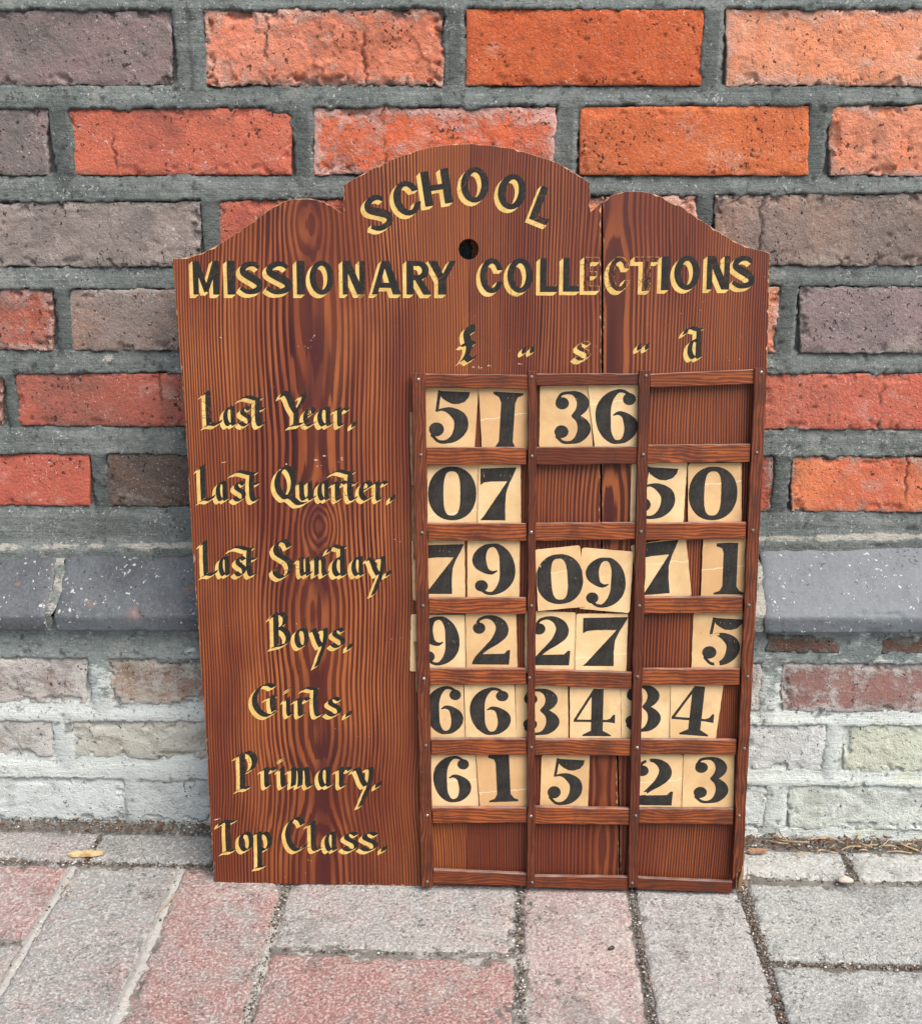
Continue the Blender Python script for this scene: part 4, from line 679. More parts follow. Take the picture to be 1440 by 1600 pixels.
# dry litter along the foot of the wall
def strips(name, items):
    V = []; Fc = []
    for (x, y, z, L, wd, th, cu, tl) in items:
        n = 5; b0 = len(V); ca, sa = math.cos(th), math.sin(th)
        for i in range(n + 1):
            t = i / n - .5; wx = wd * (1 - abs(t) * 1.2); yy = cu * (t * t) * L
            for s_ in (-1, 1):
                lx, ly = t * L, yy + s_ * wx / 2
                V.append((x + lx * ca - ly * sa, y + lx * sa + ly * ca, z + tl * t * L + .0006 * s_ + .0008 * math.cos(5 * t)))
        for i in range(n): a = b0 + 2 * i; Fc.append((a, a + 2, a + 3, a + 1))
        m = len(V)
        for i in range(2 * (n + 1)): vx = V[b0 + i]; V.append((vx[0], vx[1], vx[2] - .0004))
        for i in range(n): a = m + 2 * i; Fc.append((a + 1, a + 3, a + 2, a)); Fc.append((b0 + 2 * i, m + 2 * i, m + 2 * i + 2, b0 + 2 * i + 2)); Fc.append((b0 + 2 * i + 1, b0 + 2 * i + 3, m + 2 * i + 3, m + 2 * i + 1))
    return np_mesh(name, V, Fc, True)
it = []
for _ in range(120): it.append((rs.uniform(.25, .60), rs.uniform(1.006, 1.030), rs.uniform(.001, .006), rs.uniform(.003, .010), rs.uniform(.001, .0024), rs.normal() * .7, rs.normal() * 1.2, rs.normal() * .2))
for _ in range(22): it.append((-.40 + rs.normal() * .02, rs.uniform(1.012, 1.030), rs.uniform(.001, .005), rs.uniform(.003, .009), rs.uniform(.0012, .003), rs.normal(), rs.normal(), rs.normal() * .3))
for _ in range(30): it.append((rs.uniform(-.58, -.3), rs.uniform(1.010, 1.030), .003, rs.uniform(.003, .008), .0015, rs.normal(), rs.normal(), 0))
tag(link('leaf_litter', strips('leaf_litter', it), M['litter']), 'dry brown leaf litter and seed husks gathered along the foot of the wall', 'leaf litter', kind='stuff')
it = [(rs.uniform(.26, .56), rs.uniform(1.0, 1.028), rs.uniform(.003, .007), rs.uniform(.01, .035), .0008, rs.normal() * .5, rs.normal() * .6, rs.normal() * .15) for _ in range(38)]
it += [(-.425, .925, .0012, .02, .0009, 1.2, .3, 0), (-.418, .905, .0012, .012, .0009, -.4, .5, 0), (-.318, .90, .0015, .028, .0011, 1.25, .1, 0)]
tag(link('straw', strips('straw', it), M['straw']), 'pale dry grass stalks lying among the litter at the foot of the wall', 'straw', kind='stuff')
def pebble(name, loc, sc, mat, label, cat, seed=1, rot=0):
    n, m_ = 10, 14; V = []
    r2 = random.Random(seed)
    for i in range(n + 1):
        for j in range(m_):
            a = math.pi * i / n; b = 2 * math.pi * j / m_; k = 1 + .14 * math.sin(3 * b + seed) * math.sin(a) + r2.uniform(-.05, .05) * math.sin(a)
            V.append((sc[0] * k * math.sin(a) * math.cos(b), sc[1] * k * math.sin(a) * math.sin(b), sc[2] * k * math.cos(a)))
    Fc = [(i * m_ + j, i * m_ + (j + 1) % m_, (i + 1) * m_ + (j + 1) % m_, (i + 1) * m_ + j) for i in range(n) for j in range(m_)]
    o = link(name, np_mesh(name, V, [f[::-1] for f in Fc], True), mat); o.location = loc; o.rotation_euler = (0, 0, rot); tag(o, label, cat); return o
SP = D['spots']
pebble('pebble', (*SP['stone'], .004), (.0075, .005, .0028), M['stone'], 'pale flat pebble on the paving right of the board', 'pebble', 3)
pebble('beetle', (*SP['ins'], .0018), (.0035, .0018, .0016), M['ins'], 'tiny black beetle shell on the pinkish paver in front of the board', 'beetle shell', 5, .5)
def splinter(name, loc, L, wd, th, rot, mat, label, seed):
    n = 12; V = []; r2 = random.Random(seed)
    for i in range(n + 1):
        t = i / n; k = min(1, 5 * t + .25, (1 - t) * 4 + .2); w0 = wd * k * (1 + r2.uniform(-.12, .12))
        for (a, b) in ((-.5, 0), (-.42, 1), (.42, 1), (.5, 0)): V.append(((t - .5) * L, a * w0 + .05 * wd * math.sin(7 * t), b * th * (.8 + r2.uniform(0, .3)) + .0004 * math.sin(3 * t)))
    Fc = [(4 * i + j, 4 * (i + 1) + j, 4 * (i + 1) + (j + 1) % 4, 4 * i + (j + 1) % 4) for i in range(n) for j in range(4)] + [(0, 1, 2, 3), (4 * n + 3, 4 * n + 2, 4 * n + 1, 4 * n)]
    o = link(name, np_mesh(name, V, [f[::-1] for f in Fc], False), mat); o.location = loc; o.rotation_euler = (0, 0, rot); tag(o, label, 'wood chip'); return o
splinter('wood_chip', (*SP['chip'], .0015), .036, .0075, .0028, .12, M['chip'], 'pale yellow wood chip lying on a paving joint left of the board', 2)
splinter('wood_chip', (*SP['bark'], .002), .021, .007, .0022, .1, M['bark'], 'tan wood flake wedged at the wall foot right of the board', 4)

# ------------------------------------------------------------------ the board
Fm = D['frame']; Uv = Vector((*Fm['U'][:2], 0)); n0 = Vector((Uv.y, -Uv.x, 0)); L_ = math.radians(Fm['lean'])
Vv = Vector((0, 0, 1)) * math.cos(L_) - n0 * math.sin(L_); Nv = Uv.cross(Vv); O_ = Vector(Fm['O'])
MB = Matrix(((Uv.x, -Nv.x, Vv.x, O_.x), (Uv.y, -Nv.y, Vv.y, O_.y), (Uv.z, -Nv.z, Vv.z, O_.z), (0, 0, 0, 1)))
board = empty('notice_board'); board.matrix_world = MB
tag(board, 'varnished wooden school collections board with gold shadowed lettering and pockets for number cards', 'notice board')
mm = .001
def signed(p): return .5 * sum(p[i][0] * p[(i + 1) % len(p)][1] - p[(i + 1) % len(p)][0] * p[i][1] for i in range(len(p)))
def densify(p, step):
    o = []
    for i in range(len(p)):
        a = p[i]; b = p[(i + 1) % len(p)]; n = max(1, int(math.hypot(b[0] - a[0], b[1] - a[1]) / step))
        for k in range(n): o.append((a[0] + (b[0] - a[0]) * k / n, a[1] + (b[1] - a[1]) * k / n))
    return o
def inset(p, d):
    s = 1 if signed(p) > 0 else -1; o = []; n = len(p)
    for i in range(n):
        a, b, c = p[i - 1], p[i], p[(i + 1) % n]
        tx, ty = c[0] - a[0], c[1] - a[1]; l = math.hypot(tx, ty) or 1
        dd = d[i] if isinstance(d, list) else d
        o.append((b[0] - s * ty / l * dd, b[1] + s * tx / l * dd))
    return o
def plank(name, out, holes, thick, seed):
    """outline in mm -> solid board; front at y=0, back at y=+thick, with a chipped arris"""
    rr = random.Random(seed)
    loops = []
    for k, p in enumerate([out] + holes):
        p = densify(p, 3.0 if k == 0 else 2.0)
        if (signed(p) > 0) != (k == 0): p = p[::-1]
        if k == 0: p = [(x + rr.gauss(0, .13), y + rr.gauss(0, .13)) for x, y in p]
        loops.append(p)
    V = []; Fc = []; Mi = []
    ins = []
    for k, p in enumerate(loops):
        ch = [(.25 + (rr.random() ** 5) * 1.6) if k == 0 else .5 for _ in p]
        q = inset(p, [c_ if k == 0 else -c_ for c_ in ch]) if k == 0 else [(x, y) for x, y in p]
        b0 = len(V); n = len(p)
        for x, y in q: V.append((x * mm, 0, y * mm))
        for x, y in p: V.append((x * mm, .0006, y * mm))
        for x, y in p: V.append((x * mm, thick, y * mm))
        for i in range(n):
            j = (i + 1) % n
            Fc.append((b0 + i, b0 + n + i, b0 + n + j, b0 + j)); Mi.append(1)
            Fc.append((b0 + n + i, b0 + 2 * n + i, b0 + 2 * n + j, b0 + n + j)); Mi.append(2)
        ins.append((b0, n, q, p))
    for lay in (0, 2):
        L = [[Vector((x, y, 0)) for x, y in (q if lay == 0 else p)] for (b0, n, q, p) in ins]
        idx = [b0 + lay * n + i for (b0, n, q, p) in ins for i in range(n)]
        co = [v for l in L for v in l]
        for t in tessellate_polygon(L):
            a, b, c = (idx[i] for i in t); va, vb, vc = (co[i] for i in t)
            ar = (vb - va).cross(vc - va).z
            if abs(ar) < 1e-9: continue
            f = (a, b, c) if ar > 0 else (a, c, b)
            Fc.append(f if lay == 0 else f[::-1]); Mi.append(0 if lay == 0 else 2)
    me = bpy.data.meshes.new(name); me.from_pydata(V, [], Fc); me.polygons.foreach_set('material_index', Mi); me.update()
    return link(name, me, mats=[M['board'], M['edge'], M['bedside']], parent=board)
hx, hy, hr = D['hole']
hole = [(hx + hr * math.cos(a / 24 * 6.2832), hy + hr * math.sin(a / 24 * 6.2832)) for a in range(24)]
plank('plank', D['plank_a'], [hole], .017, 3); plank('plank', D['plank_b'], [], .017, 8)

def lath(name, quad, f0, f1, mat, lip=None, tone=0., seed=0, parent=board, wavy=.15):
    """a strip of wood: quad TL TR BR BL in mm; front face f1 mm off the board, back f0; lip=(depth, shrink) rebates the long edges behind"""
    rr = random.Random(seed); q = quad
    c = ((q[0][0] + q[2][0]) / 2, (q[0][1] + q[2][1]) / 2)
    horiz = abs(q[1][0] - q[0][0]) > abs(q[0][1] - q[3][1])
    n = max(3, int((abs(q[1][0] - q[0][0]) if horiz else abs(q[0][1] - q[3][1])) / 9))
    secs = []
    for i in range(n + 1):
        t = i / n
        if horiz: A = [q[3][k] + (q[2][k] - q[3][k]) * t for k in (0, 1)]; B = [q[0][k] + (q[1][k] - q[0][k]) * t for k in (0, 1)]
        else: A = [q[0][k] + (q[3][k] - q[0][k]) * t for k in (0, 1)]; B = [q[1][k] + (q[2][k] - q[1][k]) * t for k in (0, 1)]
        w1, w2 = rr.gauss(0, wavy), rr.gauss(0, wavy)
        if horiz: A[1] += w1; B[1] += w2
        else: A[0] += w1; B[0] += w2
        e = .45 + .5 * rr.random() ** 4
        L = math.hypot(B[0] - A[0], B[1] - A[1]); dx, dy = (B[0] - A[0]) / L, (B[1] - A[1]) / L
        def pt(s_, off): return ((A[0] + dx * s_ - c[0]) * mm, -off * mm, (A[1] + dy * s_ - c[1]) * mm)
        if lip: m_, sh = lip; pr = [(e, f1), (L - e, f1), (L, f1 - e), (L, m_), (L - sh, m_), (L - sh, f0), (sh, f0), (sh, m_), (0, m_), (0, f1 - e)]
        else: pr = [(e, f1), (L - e, f1), (L, f1 - e), (L, f0), (0, f0), (0, f1 - e)]
        secs.append([pt(*p) for p in pr])
    m = len(secs[0]); V = [v for s in secs for v in s]
    Fc = [(i * m + j, (i + 1) * m + j, (i + 1) * m + (j + 1) % m, i * m + (j + 1) % m) for i in range(n) for j in range(m)]
    me = bpy.data.meshes.new(name); me.from_pydata(V, [], Fc + [tuple(range(m)), tuple(range(n * m, n * m + m))[::-1]]); me.update()
    import bmesh
    bm = bmesh.new(); bm.from_mesh(me); bmesh.ops.recalc_face_normals(bm, faces=bm.faces); bm.to_mesh(me); bm.free()
    o = link(name, me, mat, parent); o.location = (c[0] * mm, 0, c[1] * mm); o['tone'] = tone; return o
stiles = []
for k, q in enumerate(D['stiles']): stiles.append(lath('upright', q, 3.9, 10., M['stile'], tone=(.1, .45, .5, .0)[k], seed=50 + k, wavy=.22))
for k, q in enumerate(D['rails']):
    tone = .0
    if k in (8, 9): tone = .75
    if k in (22,): tone = .7
    if k in (14, 7): tone = .45
    if k in (0,): tone = .3
    q2 = [[q[0][0] + .2, q[0][1]], [q[1][0] - .2, q[1][1]], [q[2][0] - .2, q[2][1]], [q[3][0] + .2, q[3][1]]]
    lath('crossbar', q2, .15, 8., M['rail'], (3.8, 2.4), tone, 80 + k)
# packing pieces under the uprights at each crossbar, seen from the side
def stile_x(k, v):
    q = D['stiles'][k]; t = (q[0][1] - v) / (q[0][1] - q[3][1]); return q[0][0] + (q[3][0] - q[0][0]) * t, q[1][0] + (q[2][0] - q[1][0]) * t
for (k, a, b) in ((0, 592.0, 462.), (0, 372., 316.),):
    pass
sl = D['stiles'][0]
for va, vb, ex in ((468., 400., 3.4), (399., 330., 2.6), (250., 200., 2.6)):
    xa_, xb_ = stile_x(0, va)[0], stile_x(0, vb)[0]
    lath('packing_strip', [[xa_ - ex, va], [xa_ + 4, va], [xb_ + 4, vb], [xb_ - ex * .8, vb]], .2, 3.6, M['spacer'], seed=int(va), wavy=.35)
# pins
for k, (x, z) in enumerate(D['nails']):
    n = 12; V = [(0, -.0009, 0)]
    for r_, y_ in ((.0009, -.0008), (.0016, -.0004), (.0019, .0006)):
        for j in range(n): a = 6.2832 * j / n; V.append((r_ * math.cos(a) * (1 + .06 * math.sin(k + 2 * a)), y_, r_ * math.sin(a)))
    Fc = [(0, 1 + (j + 1) % n, 1 + j) for j in range(n)]
    for r_ in range(2): Fc += [(1 + r_ * n + j, 1 + r_ * n + (j + 1) % n, 1 + (r_ + 1) * n + (j + 1) % n, 1 + (r_ + 1) * n + j) for j in range(n)]
    me = bpy.data.meshes.new('pin'); me.from_pydata(V, [], Fc); me.update()
    for p in me.polygons: p.use_smooth = True
    si = 0 if k < 8 else 1 if k < 16 else 2 if k < 24 else 3
    par = stiles[si]
    o = link('pin', me, M['steel'] if k in (0, 4, 6, 10, 14, 21, 24) else M['nail'], par); o.location = (x * mm - par.location.x, -.0101, z * mm - par.location.z)

# ------------------------------------------------------------------ lettering by pen strokes
class Raster:
    def __init__(s, x0, y0, x1, y1, res):
        s.x0, s.y0, s.res = x0, y0, res; s.nx = int((x1 - x0) / res) + 2; s.ny = int((y1 - y0) / res) + 2
        s.m = np.zeros((s.ny, s.nx), np.float32)
    def splat(s, P):
        i = ((P[:, 0] - s.x0) / s.res).astype(int); j = ((P[:, 1] - s.y0) / s.res).astype(int)
        ok = (i >= 0) & (j >= 0) & (i < s.nx) & (j < s.ny); s.m[j[ok], i[ok]] = 1
    def poly(s, p, val=1.):
        p = np.asarray(p, float); ys, xs = np.mgrid[0:s.ny, 0:s.nx]; X = s.x0 + (xs + .5) * s.res; Y = s.y0 + (ys + .5) * s.res
        i0 = max(0, int((p[:, 0].min() - s.x0) / s.res) - 1); i1 = min(s.nx, int((p[:, 0].max() - s.x0) / s.res) + 2)
        j0 = max(0, int((p[:, 1].min() - s.y0) / s.res) - 1); j1 = min(s.ny, int((p[:, 1].max() - s.y0) / s.res) + 2)
        X = X[j0:j1, i0:i1]; Y = Y[j0:j1, i0:i1]; ins = np.zeros(X.shape, bool)
        for a, b in zip(p, np.roll(p, -1, 0)):
            if a[1] == b[1]: continue
            c = ((a[1] > Y) != (b[1] > Y)) & (X < (b[0] - a[0]) * (Y - a[1]) / (b[1] - a[1]) + a[0]); ins ^= c
        sub = s.m[j0:j1, i0:i1]; sub[ins] = val
    def blur(s, a):
        for ax in (0, 1): a = (np.roll(a, 1, ax) + a * 2 + np.roll(a, -1, ax)) / 4
        return a

def crom(P, n=14):
    P = [np.array(p, float) for p in P]
    if len(P) < 3:
        return [P[0] + (P[-1] - P[0]) * t for t in np.linspace(0, 1, n)]
    Q = [2 * P[0] - P[1]] + P + [2 * P[-1] - P[-2]]; o = []
    for i in range(1, len(Q) - 2):
        a, b, c, d = Q[i - 1:i + 3]
        for t in np.linspace(0, 1, n, endpoint=False):
            o.append(.5 * ((2 * b) + (c - a) * t + (2 * a - 5 * b + 4 * c - d) * t * t + (-a + 3 * b - 3 * c + d) * t ** 3))
    o.append(P[-1]); return o

def contours(f, x0, y0, res, tol):
    """marching squares at .5 -> simplified closed loops"""
    f = np.pad(f, 1); ins = f > .5
    c = ins[:-1, :-1] * 1 + ins[:-1, 1:] * 2 + ins[1:, 1:] * 4 + ins[1:, :-1] * 8
    js, iss = np.nonzero((c > 0) & (c < 15)); nxt = {}; pos = {}
    # cell edges: 0 bottom,1 right,2 top,3 left
    segs = {1: [(0, 3)], 2: [(1, 0)], 3: [(1, 3)], 4: [(2, 1)], 5: [(0, 3), (2, 1)], 6: [(2, 0)], 7: [(2, 3)], 8: [(3, 2)], 9: [(0, 2)], 10: [(1, 0), (3, 2)], 11: [(1, 2)], 12: [(3, 1)], 13: [(0, 1)], 14: [(3, 0)]}
    def key(j, i, e):
        if e == 0: k = (j, i, 0); a, b = f[j, i], f[j, i + 1]; p = (i + (.5 - a) / (b - a), j)
        elif e == 2: k = (j + 1, i, 0); a, b = f[j + 1, i], f[j + 1, i + 1]; p = (i + (.5 - a) / (b - a), j + 1)
        elif e == 3: k = (j, i, 1); a, b = f[j, i], f[j + 1, i]; p = (i, j + (.5 - a) / (b - a))
        else: k = (j, i + 1, 1); a, b = f[j, i + 1], f[j + 1, i + 1]; p = (i + 1, j + (.5 - a) / (b - a))
        pos[k] = p; return k
    for j, i in zip(js.tolist(), iss.tolist()):
        for a, b in segs[int(c[j, i])]: nxt[key(j, i, a)] = key(j, i, b)
    loops = []
    while nxt:
        k0, k = nxt.popitem(); L = [k0]
        while k != k0 and k in nxt: L.append(k); k = nxt.pop(k)
        if len(L) > 8: loops.append(np.array([pos[q] for q in L]))
    out = []
    for L in loops:
        P = np.stack([x0 + (L[:, 0] - .5) * res, y0 + (L[:, 1] - .5) * res], 1)
        far = int(np.argmax(((P - P[0]) ** 2).sum(1)))
        def dp(a, b):
            st = [(a, b)]; keep = set()
            while st:
                a, b = st.pop()
                if b - a < 2: continue
                p, q = P[a % len(P)], P[b % len(P)]; M_ = P[np.arange(a + 1, b) % len(P)]; d = q - p; l = math.hypot(*d) or 1e-9
                ds = np.abs((M_[:, 0] - p[0]) * d[1] - (M_[:, 1] - p[1]) * d[0]) / l; k = int(np.argmax(ds))
                if ds[k] > tol: keep.add(a + 1 + k); st += [(a, a + 1 + k), (a + 1 + k, b)]
            return keep
        ks = sorted({0, far} | dp(0, far) | dp(far, len(P)))
        Q = [tuple(P[k % len(P)]) for k in ks]
        if len(Q) > 3 and abs(signed(Q)) > .15: out.append(Q)
    return out

def inside(pt, p):
    r = False
    for a, b in zip(p, p[1:] + p[:1]):
        if (a[1] > pt[1]) != (b[1] > pt[1]) and pt[0] < (b[0] - a[0]) * (pt[1] - a[1]) / (b[1] - a[1]) + a[0]: r = not r
    return r
def flat_mesh(name, field, x0, y0, res, off, tol=.045, cx=0, cy=0):
    Ls = contours(field, x0, y0, res, tol)
    if not Ls: return None
    big = max(Ls, key=lambda l: abs(signed(l))); so_ = signed(big) > 0
    outs = [l for l in Ls if (signed(l) > 0) == so_]; hol = [l for l in Ls if (signed(l) > 0) != so_]
    hs = {i: [] for i in range(len(outs))}
    for h in hol:
        c = [i for i, o in enumerate(outs) if inside(h[0], o)]
        if c: hs[min(c, key=lambda i: abs(signed(outs[i])))].append(h)
    V = []; Fc = []
    for i, o in enumerate(outs):
        L = [[Vector((x, y, 0)) for x, y in l] for l in [o] + hs[i]]; b0 = len(V); co = [v for l in L for v in l]
        V += [((v.x - cx) * mm, -off * mm, (v.y - cy) * mm) for v in co]
        for t in tessellate_polygon(L):
            a, b, c = (co[k] for k in t); ar = (b - a).cross(c - a).z
            if abs(ar) < 1e-7: continue
            Fc.append(tuple(b0 + k for k in (t if ar > 0 else (t[0], t[2], t[1]))))
    me = bpy.data.meshes.new(name); me.from_pydata(V, [], Fc); me.update(); return me

# broad-nib glyphs (x-height 1, baseline 0)
ft = [(.0, 1.18), (.12, 1.36), (.4, 1.42), (.75, 1.36), (1.0, 1.36)]
def ser(x, y): return [(x - .12, y - .1), (x, y), (x + .02, y - .1)]
BL_ = {
 'a': [[(.66, .86), (.42, .93), (.2, .72), (.16, .4), (.26, .14), (.42, .06), (.6, .2)], [(.66, .96), (.66, .7), (.66, .22), (.74, .08), (.9, .14)]],
 's': [[(.78, .82), (.55, .93), (.28, .86), (.24, .68), (.45, .55), (.72, .42), (.76, .22), (.55, .07), (.3, .06), (.08, .18)]],
 'e': [[(.22, .5), (.55, .6), (.72, .78), (.5, .93), (.26, .75), (.18, .42), (.3, .14), (.5, .06), (.78, .2)]],
 'u': [[(.05, .8), (.18, .92)], [(.22, .93), (.22, .5), (.24, .18), (.4, .06), (.7, .28)], [(.72, .93), (.72, .5), (.72, .2), (.8, .07), (.98, .2)]],
 'n': [[(.05, .8), (.2, .92)], [(.22, .95), (.22, .5), (.22, .06)], [(.22, .68), (.45, .88), (.62, .9), (.7, .7), (.7, .3), (.78, .07), (.98, .2)]],
 'r': [[(.02, .8), (.18, .92)], [(.24, .95), (.24, .5), (.24, .16), (.34, .05), (.5, .14)], [(.24, .64), (.46, .88), (.62, .92), (.8, .84)]],
 't~': [[(.0, 1.32), (.16, 1.42), (.42, 1.44), (.8, 1.34), (1.08, 1.38)], [(.88, 1.36), (.84, .9), (.84, .4), (.9, .12), (1.02, .05), (1.14, .16)], [(.84, .82), (1.0, .86), (1.16, .86)]],
 'd~': [[(.0, 1.2), (.14, 1.44), (.4, 1.5), (.7, 1.42), (1.0, 1.44)], [(.80, 1.42), (.80, .9), (.80, .2), (.88, .06), (1.0, .12)], [(.78, .86), (.55, .92), (.36, .7), (.32, .36), (.44, .1), (.6, .05), (.78, .2)]],
 'l~': [[(.0, 1.34), (.2, 1.46), (.6, 1.40), (.86, 1.42)], [(.74, 1.42), (.7, .9), (.72, .4), (.8, .1), (.98, .06), (1.12, .18)]],
 'l^': [[(.0, 1.3), (.15, 1.45)], [(.2, 1.5), (.2, .9), (.2, .3), (.3, .07), (.55, .14)]],
 'o': [[(.6, .88), (.36, .92), (.17, .7), (.15, .36), (.3, .1), (.5, .06), (.72, .22), (.78, .55), (.7, .84), (.5, .95)]],
 'i': [[(.0, .8), (.14, .92)], [(.2, .95), (.2, .5), (.22, .18), (.34, .05), (.52, .18)], [(.2, 1.38), (.32, 1.44)], [(.22, 1.3), (.34, 1.36)]],
 'm': [[(.0, .8), (.14, .92)], [(.16, .95), (.16, .5), (.12, .06)], [(.16, .7), (.34, .9), (.46, .88), (.5, .5), (.46, .06)], [(.5, .7), (.68, .9), (.82, .88), (.86, .5), (.88, .18), (.98, .05), (1.14, .18)]],
 'p': [[(.06, .84), (.2, .95)], [(.26, .95), (.26, .2), (.24, -.78)], [(.08, -.82), (.5, -.76)], [(.26, .72), (.5, .93), (.76, .8), (.84, .46), (.7, .16), (.48, .06), (.28, .16)]],
 'y': [[(.0, .78), (.14, .92), (.28, .7), (.44, .32), (.62, .08)], [(.72, .9), (.92, .9), (.90, .5), (.76, .0), (.52, -.5), (.3, -.92)], [(.7, -.1), (.5, -.5)]],
 '.': [[(.12, .0), (.16, .2)], [(.2, .04), (.24, .24)]],
 'L': [[(.0, 1.56), (.22, 1.72)], [(.24, 1.72), (.22, .9), (.24, .12)], [(.08, .02), (.4, .1), (.8, .09), (1.0, .26)]],
 'Y': [[(.0, 1.5), (.16, 1.72), (.4, 1.5), (.62, 1.05), (.86, .72)], [(1.2, 1.5), (1.38, 1.64), (1.36, 1.4), (1.1, 1.02), (.92, .78)], [(.88, .8), (.86, .4), (.84, .12)], [(.55, .04), (.9, .1), (1.2, .12)]],
 'Q': [[(.62, 1.62), (.36, 1.5), (.18, 1.0), (.26, .5), (.55, .16), (.72, .14)], [(.5, 1.66), (.8, 1.6), (1.0, 1.2), (1.0, .75), (.84, .35), (.66, .18)], [(.56, .24), (.9, .14), (1.25, -.14), (1.6, -.12)]],
 'S': [[(1.0, 1.42), (.82, 1.66), (.45, 1.66), (.2, 1.42), (.28, 1.12), (.62, .94), (.96, .76), (1.06, .46), (.86, .16), (.5, .04), (.18, .2), (.12, .42)]],
 'B': [[(.0, 1.48), (.22, 1.7)], [(.24, 1.66), (.24, .9), (.24, .12)], [(.24, 1.6), (.5, 1.7), (.78, 1.55), (.74, 1.2), (.42, 1.0)], [(.42, 1.0), (.76, .86), (.96, .55), (.8, .2), (.42, .1)], [(.06, .03), (.5, .12)]],
 'G': [[(1.18, 1.5), (.9, 1.62), (.5, 1.5), (.2, 1.05), (.22, .55), (.5, .16), (.9, .04), (1.3, .3)], [(.86, .92), (1.04, 1.04), (1.24, .98)], [(1.1, .98), (1.1, .6), (1.16, .28)]],
 'P': [[(.0, 1.5), (.2, 1.66)], [(.24, 1.62), (.24, .9), (.22, .1)], [(.2, 1.6), (.5, 1.72), (.8, 1.58), (.88, 1.24), (.68, .92), (.34, .78)], [(.04, .0), (.3, .1), (.55, .1)]],
 'T': [[(.0, 1.36), (.14, 1.54), (.5, 1.56), (.9, 1.56), (1.1, 1.68)], [(.5, 1.54), (.48, .9), (.5, .12)], [(.24, .02), (.5, .1), (.82, .1)]],
 'C': [[(1.12, 1.36), (.98, 1.58), (.68, 1.66), (.36, 1.42), (.18, .9), (.34, .36), (.66, .08), (1.0, .12), (1.3, .36)]],
 '£': [[(1.02, 1.42), (.95, 1.68), (.7, 1.7), (.52, 1.45), (.58, 1.12), (.74, .8), (.66, .5), (.42, .22)], [(.22, .86), (.5, .84), (.8, .92), (1.05, .82)], [(.2, .08), (.5, .22), (.85, .08), (1.12, .24)]],
 '“': [[(.52, 1.0), (.36, .62), (.46, .3)], [(1.72, 1.08), (1.56, .7), (1.66, .38)]],
}
NIBW = {'l~': .26, 't~': .26, 'L': .32, 'Y': .31, 'Q': .30, 'S': .30, 'B': .30, 'G': .30, 'P': .30, 'T': .31, 'C': .30, '“': .62, '.': .28, '£': .42}
t_ = .2
def arc(cx, cy, rx, ry, a0, a1, n=22): return [(cx + rx * math.cos(math.radians(a0 + (a1 - a0) * i / n)), cy + ry * math.sin(math.radians(a0 + (a1 - a0) * i / n))) for i in range(n + 1)]
def thick(P, t):
    P = [np.array(p, float) for p in P]; L = []; R_ = []
    for i in range(len(P)):
        d = P[min(i + 1, len(P) - 1)] - P[max(i - 1, 0)]; d = d / (np.hypot(*d) or 1); n = np.array((-d[1], d[0])); k = t[i] if isinstance(t, (list, np.ndarray)) else t
        L.append(P[i] + n * k / 2); R_.append(P[i] - n * k / 2)
    return [tuple(p) for p in L + R_[::-1]]
def rect(x0, y0, x1, y1): return [(x0, y0), (x1, y0), (x1, y1), (x0, y1)]
sS = crom([(.66, .80, .13), (.52, .895, .15), (.33, .90, .17), (.16, .80, .20), (.15, .66, .22), (.32, .55, .24), (.50, .46, .25), (.66, .33, .23), (.64, .17, .2), (.46, .095, .17), (.25, .09, .15), (.05, .20, .13)], 8)
SANS = {   # list of (polygon, add?)
 'I': [(rect(0, 0, .24, 1), 1)],
 'L': [(rect(0, 0, .24, 1), 1), (rect(0, 0, .60, .17), 1), ([(.5, .1), (.62, .0), (.62, .24), (.56, .17)], 1)],
 'T': [(rect(.24, 0, .47, 1), 1), (rect(0, .84, .71, 1), 1)],
 'E': [(rect(0, 0, .23, 1), 1), (rect(0, 0, .56, .16), 1), (rect(0, .84, .54, 1), 1), (rect(0, .43, .46, .58), 1)],
 'H': [(rect(0, 0, .23, 1), 1), (rect(.56, 0, .79, 1), 1), (rect(0, .42, .79, .58), 1)],
 'O': [(arc(.40, .5, .40, .51, 0, 360), 1), (arc(.40, .5, .185, .36, 0, 360), 0)],
 'C': [(arc(.42, .5, .42, .51, 0, 360), 1), (arc(.43, .5, .205, .355, 0, 360), 0), ([(.43, .5), (.9, .70), (.9, .27)], 0), (rect(.60, .33, .95, .66), 0)],
 'M': [(rect(0, 0, .19, 1), 1), (rect(.67, 0, .89, 1), 1), ([(0, 1), (.22, 1), (.52, .12), (.37, .06)], 1), ([(.89, 1), (.68, 1), (.37, .12), (.50, .06)], 1)],
 'N': [(rect(0, 0, .17, 1), 1), (rect(.52, 0, .69, 1), 1), ([(0, 1), (.24, 1), (.69, 0), (.45, 0)], 1)],
 'A': [([(.28, 1), (.50, 1), (.84, 0), (.60, 0), (.37, .78), (.16, 0), (0, 0)], 1), (rect(.16, .2, .66, .35), 1)],
 'R': [(rect(0, 0, .22, 1), 1), (arc(.36, .715, .33, .285, -90, 90) + [(.1, 1), (.1, .43)], 1), (arc(.34, .715, .14, .135, -90, 90) + [(.22, .85), (.22, .58)], 0), ([(.24, .47), (.46, .47), (.78, 0), (.52, 0)], 1)],
 'Y': [([(0, 1), (.25, 1), (.43, .62), (.62, 1), (.80, 1), (.52, .45), (.52, 0), (.29, 0), (.29, .45)], 1)],
 'S': [(thick([(p[0], p[1]) for p in sS], np.array([p[2] for p in sS]) * .92), 1)],
}
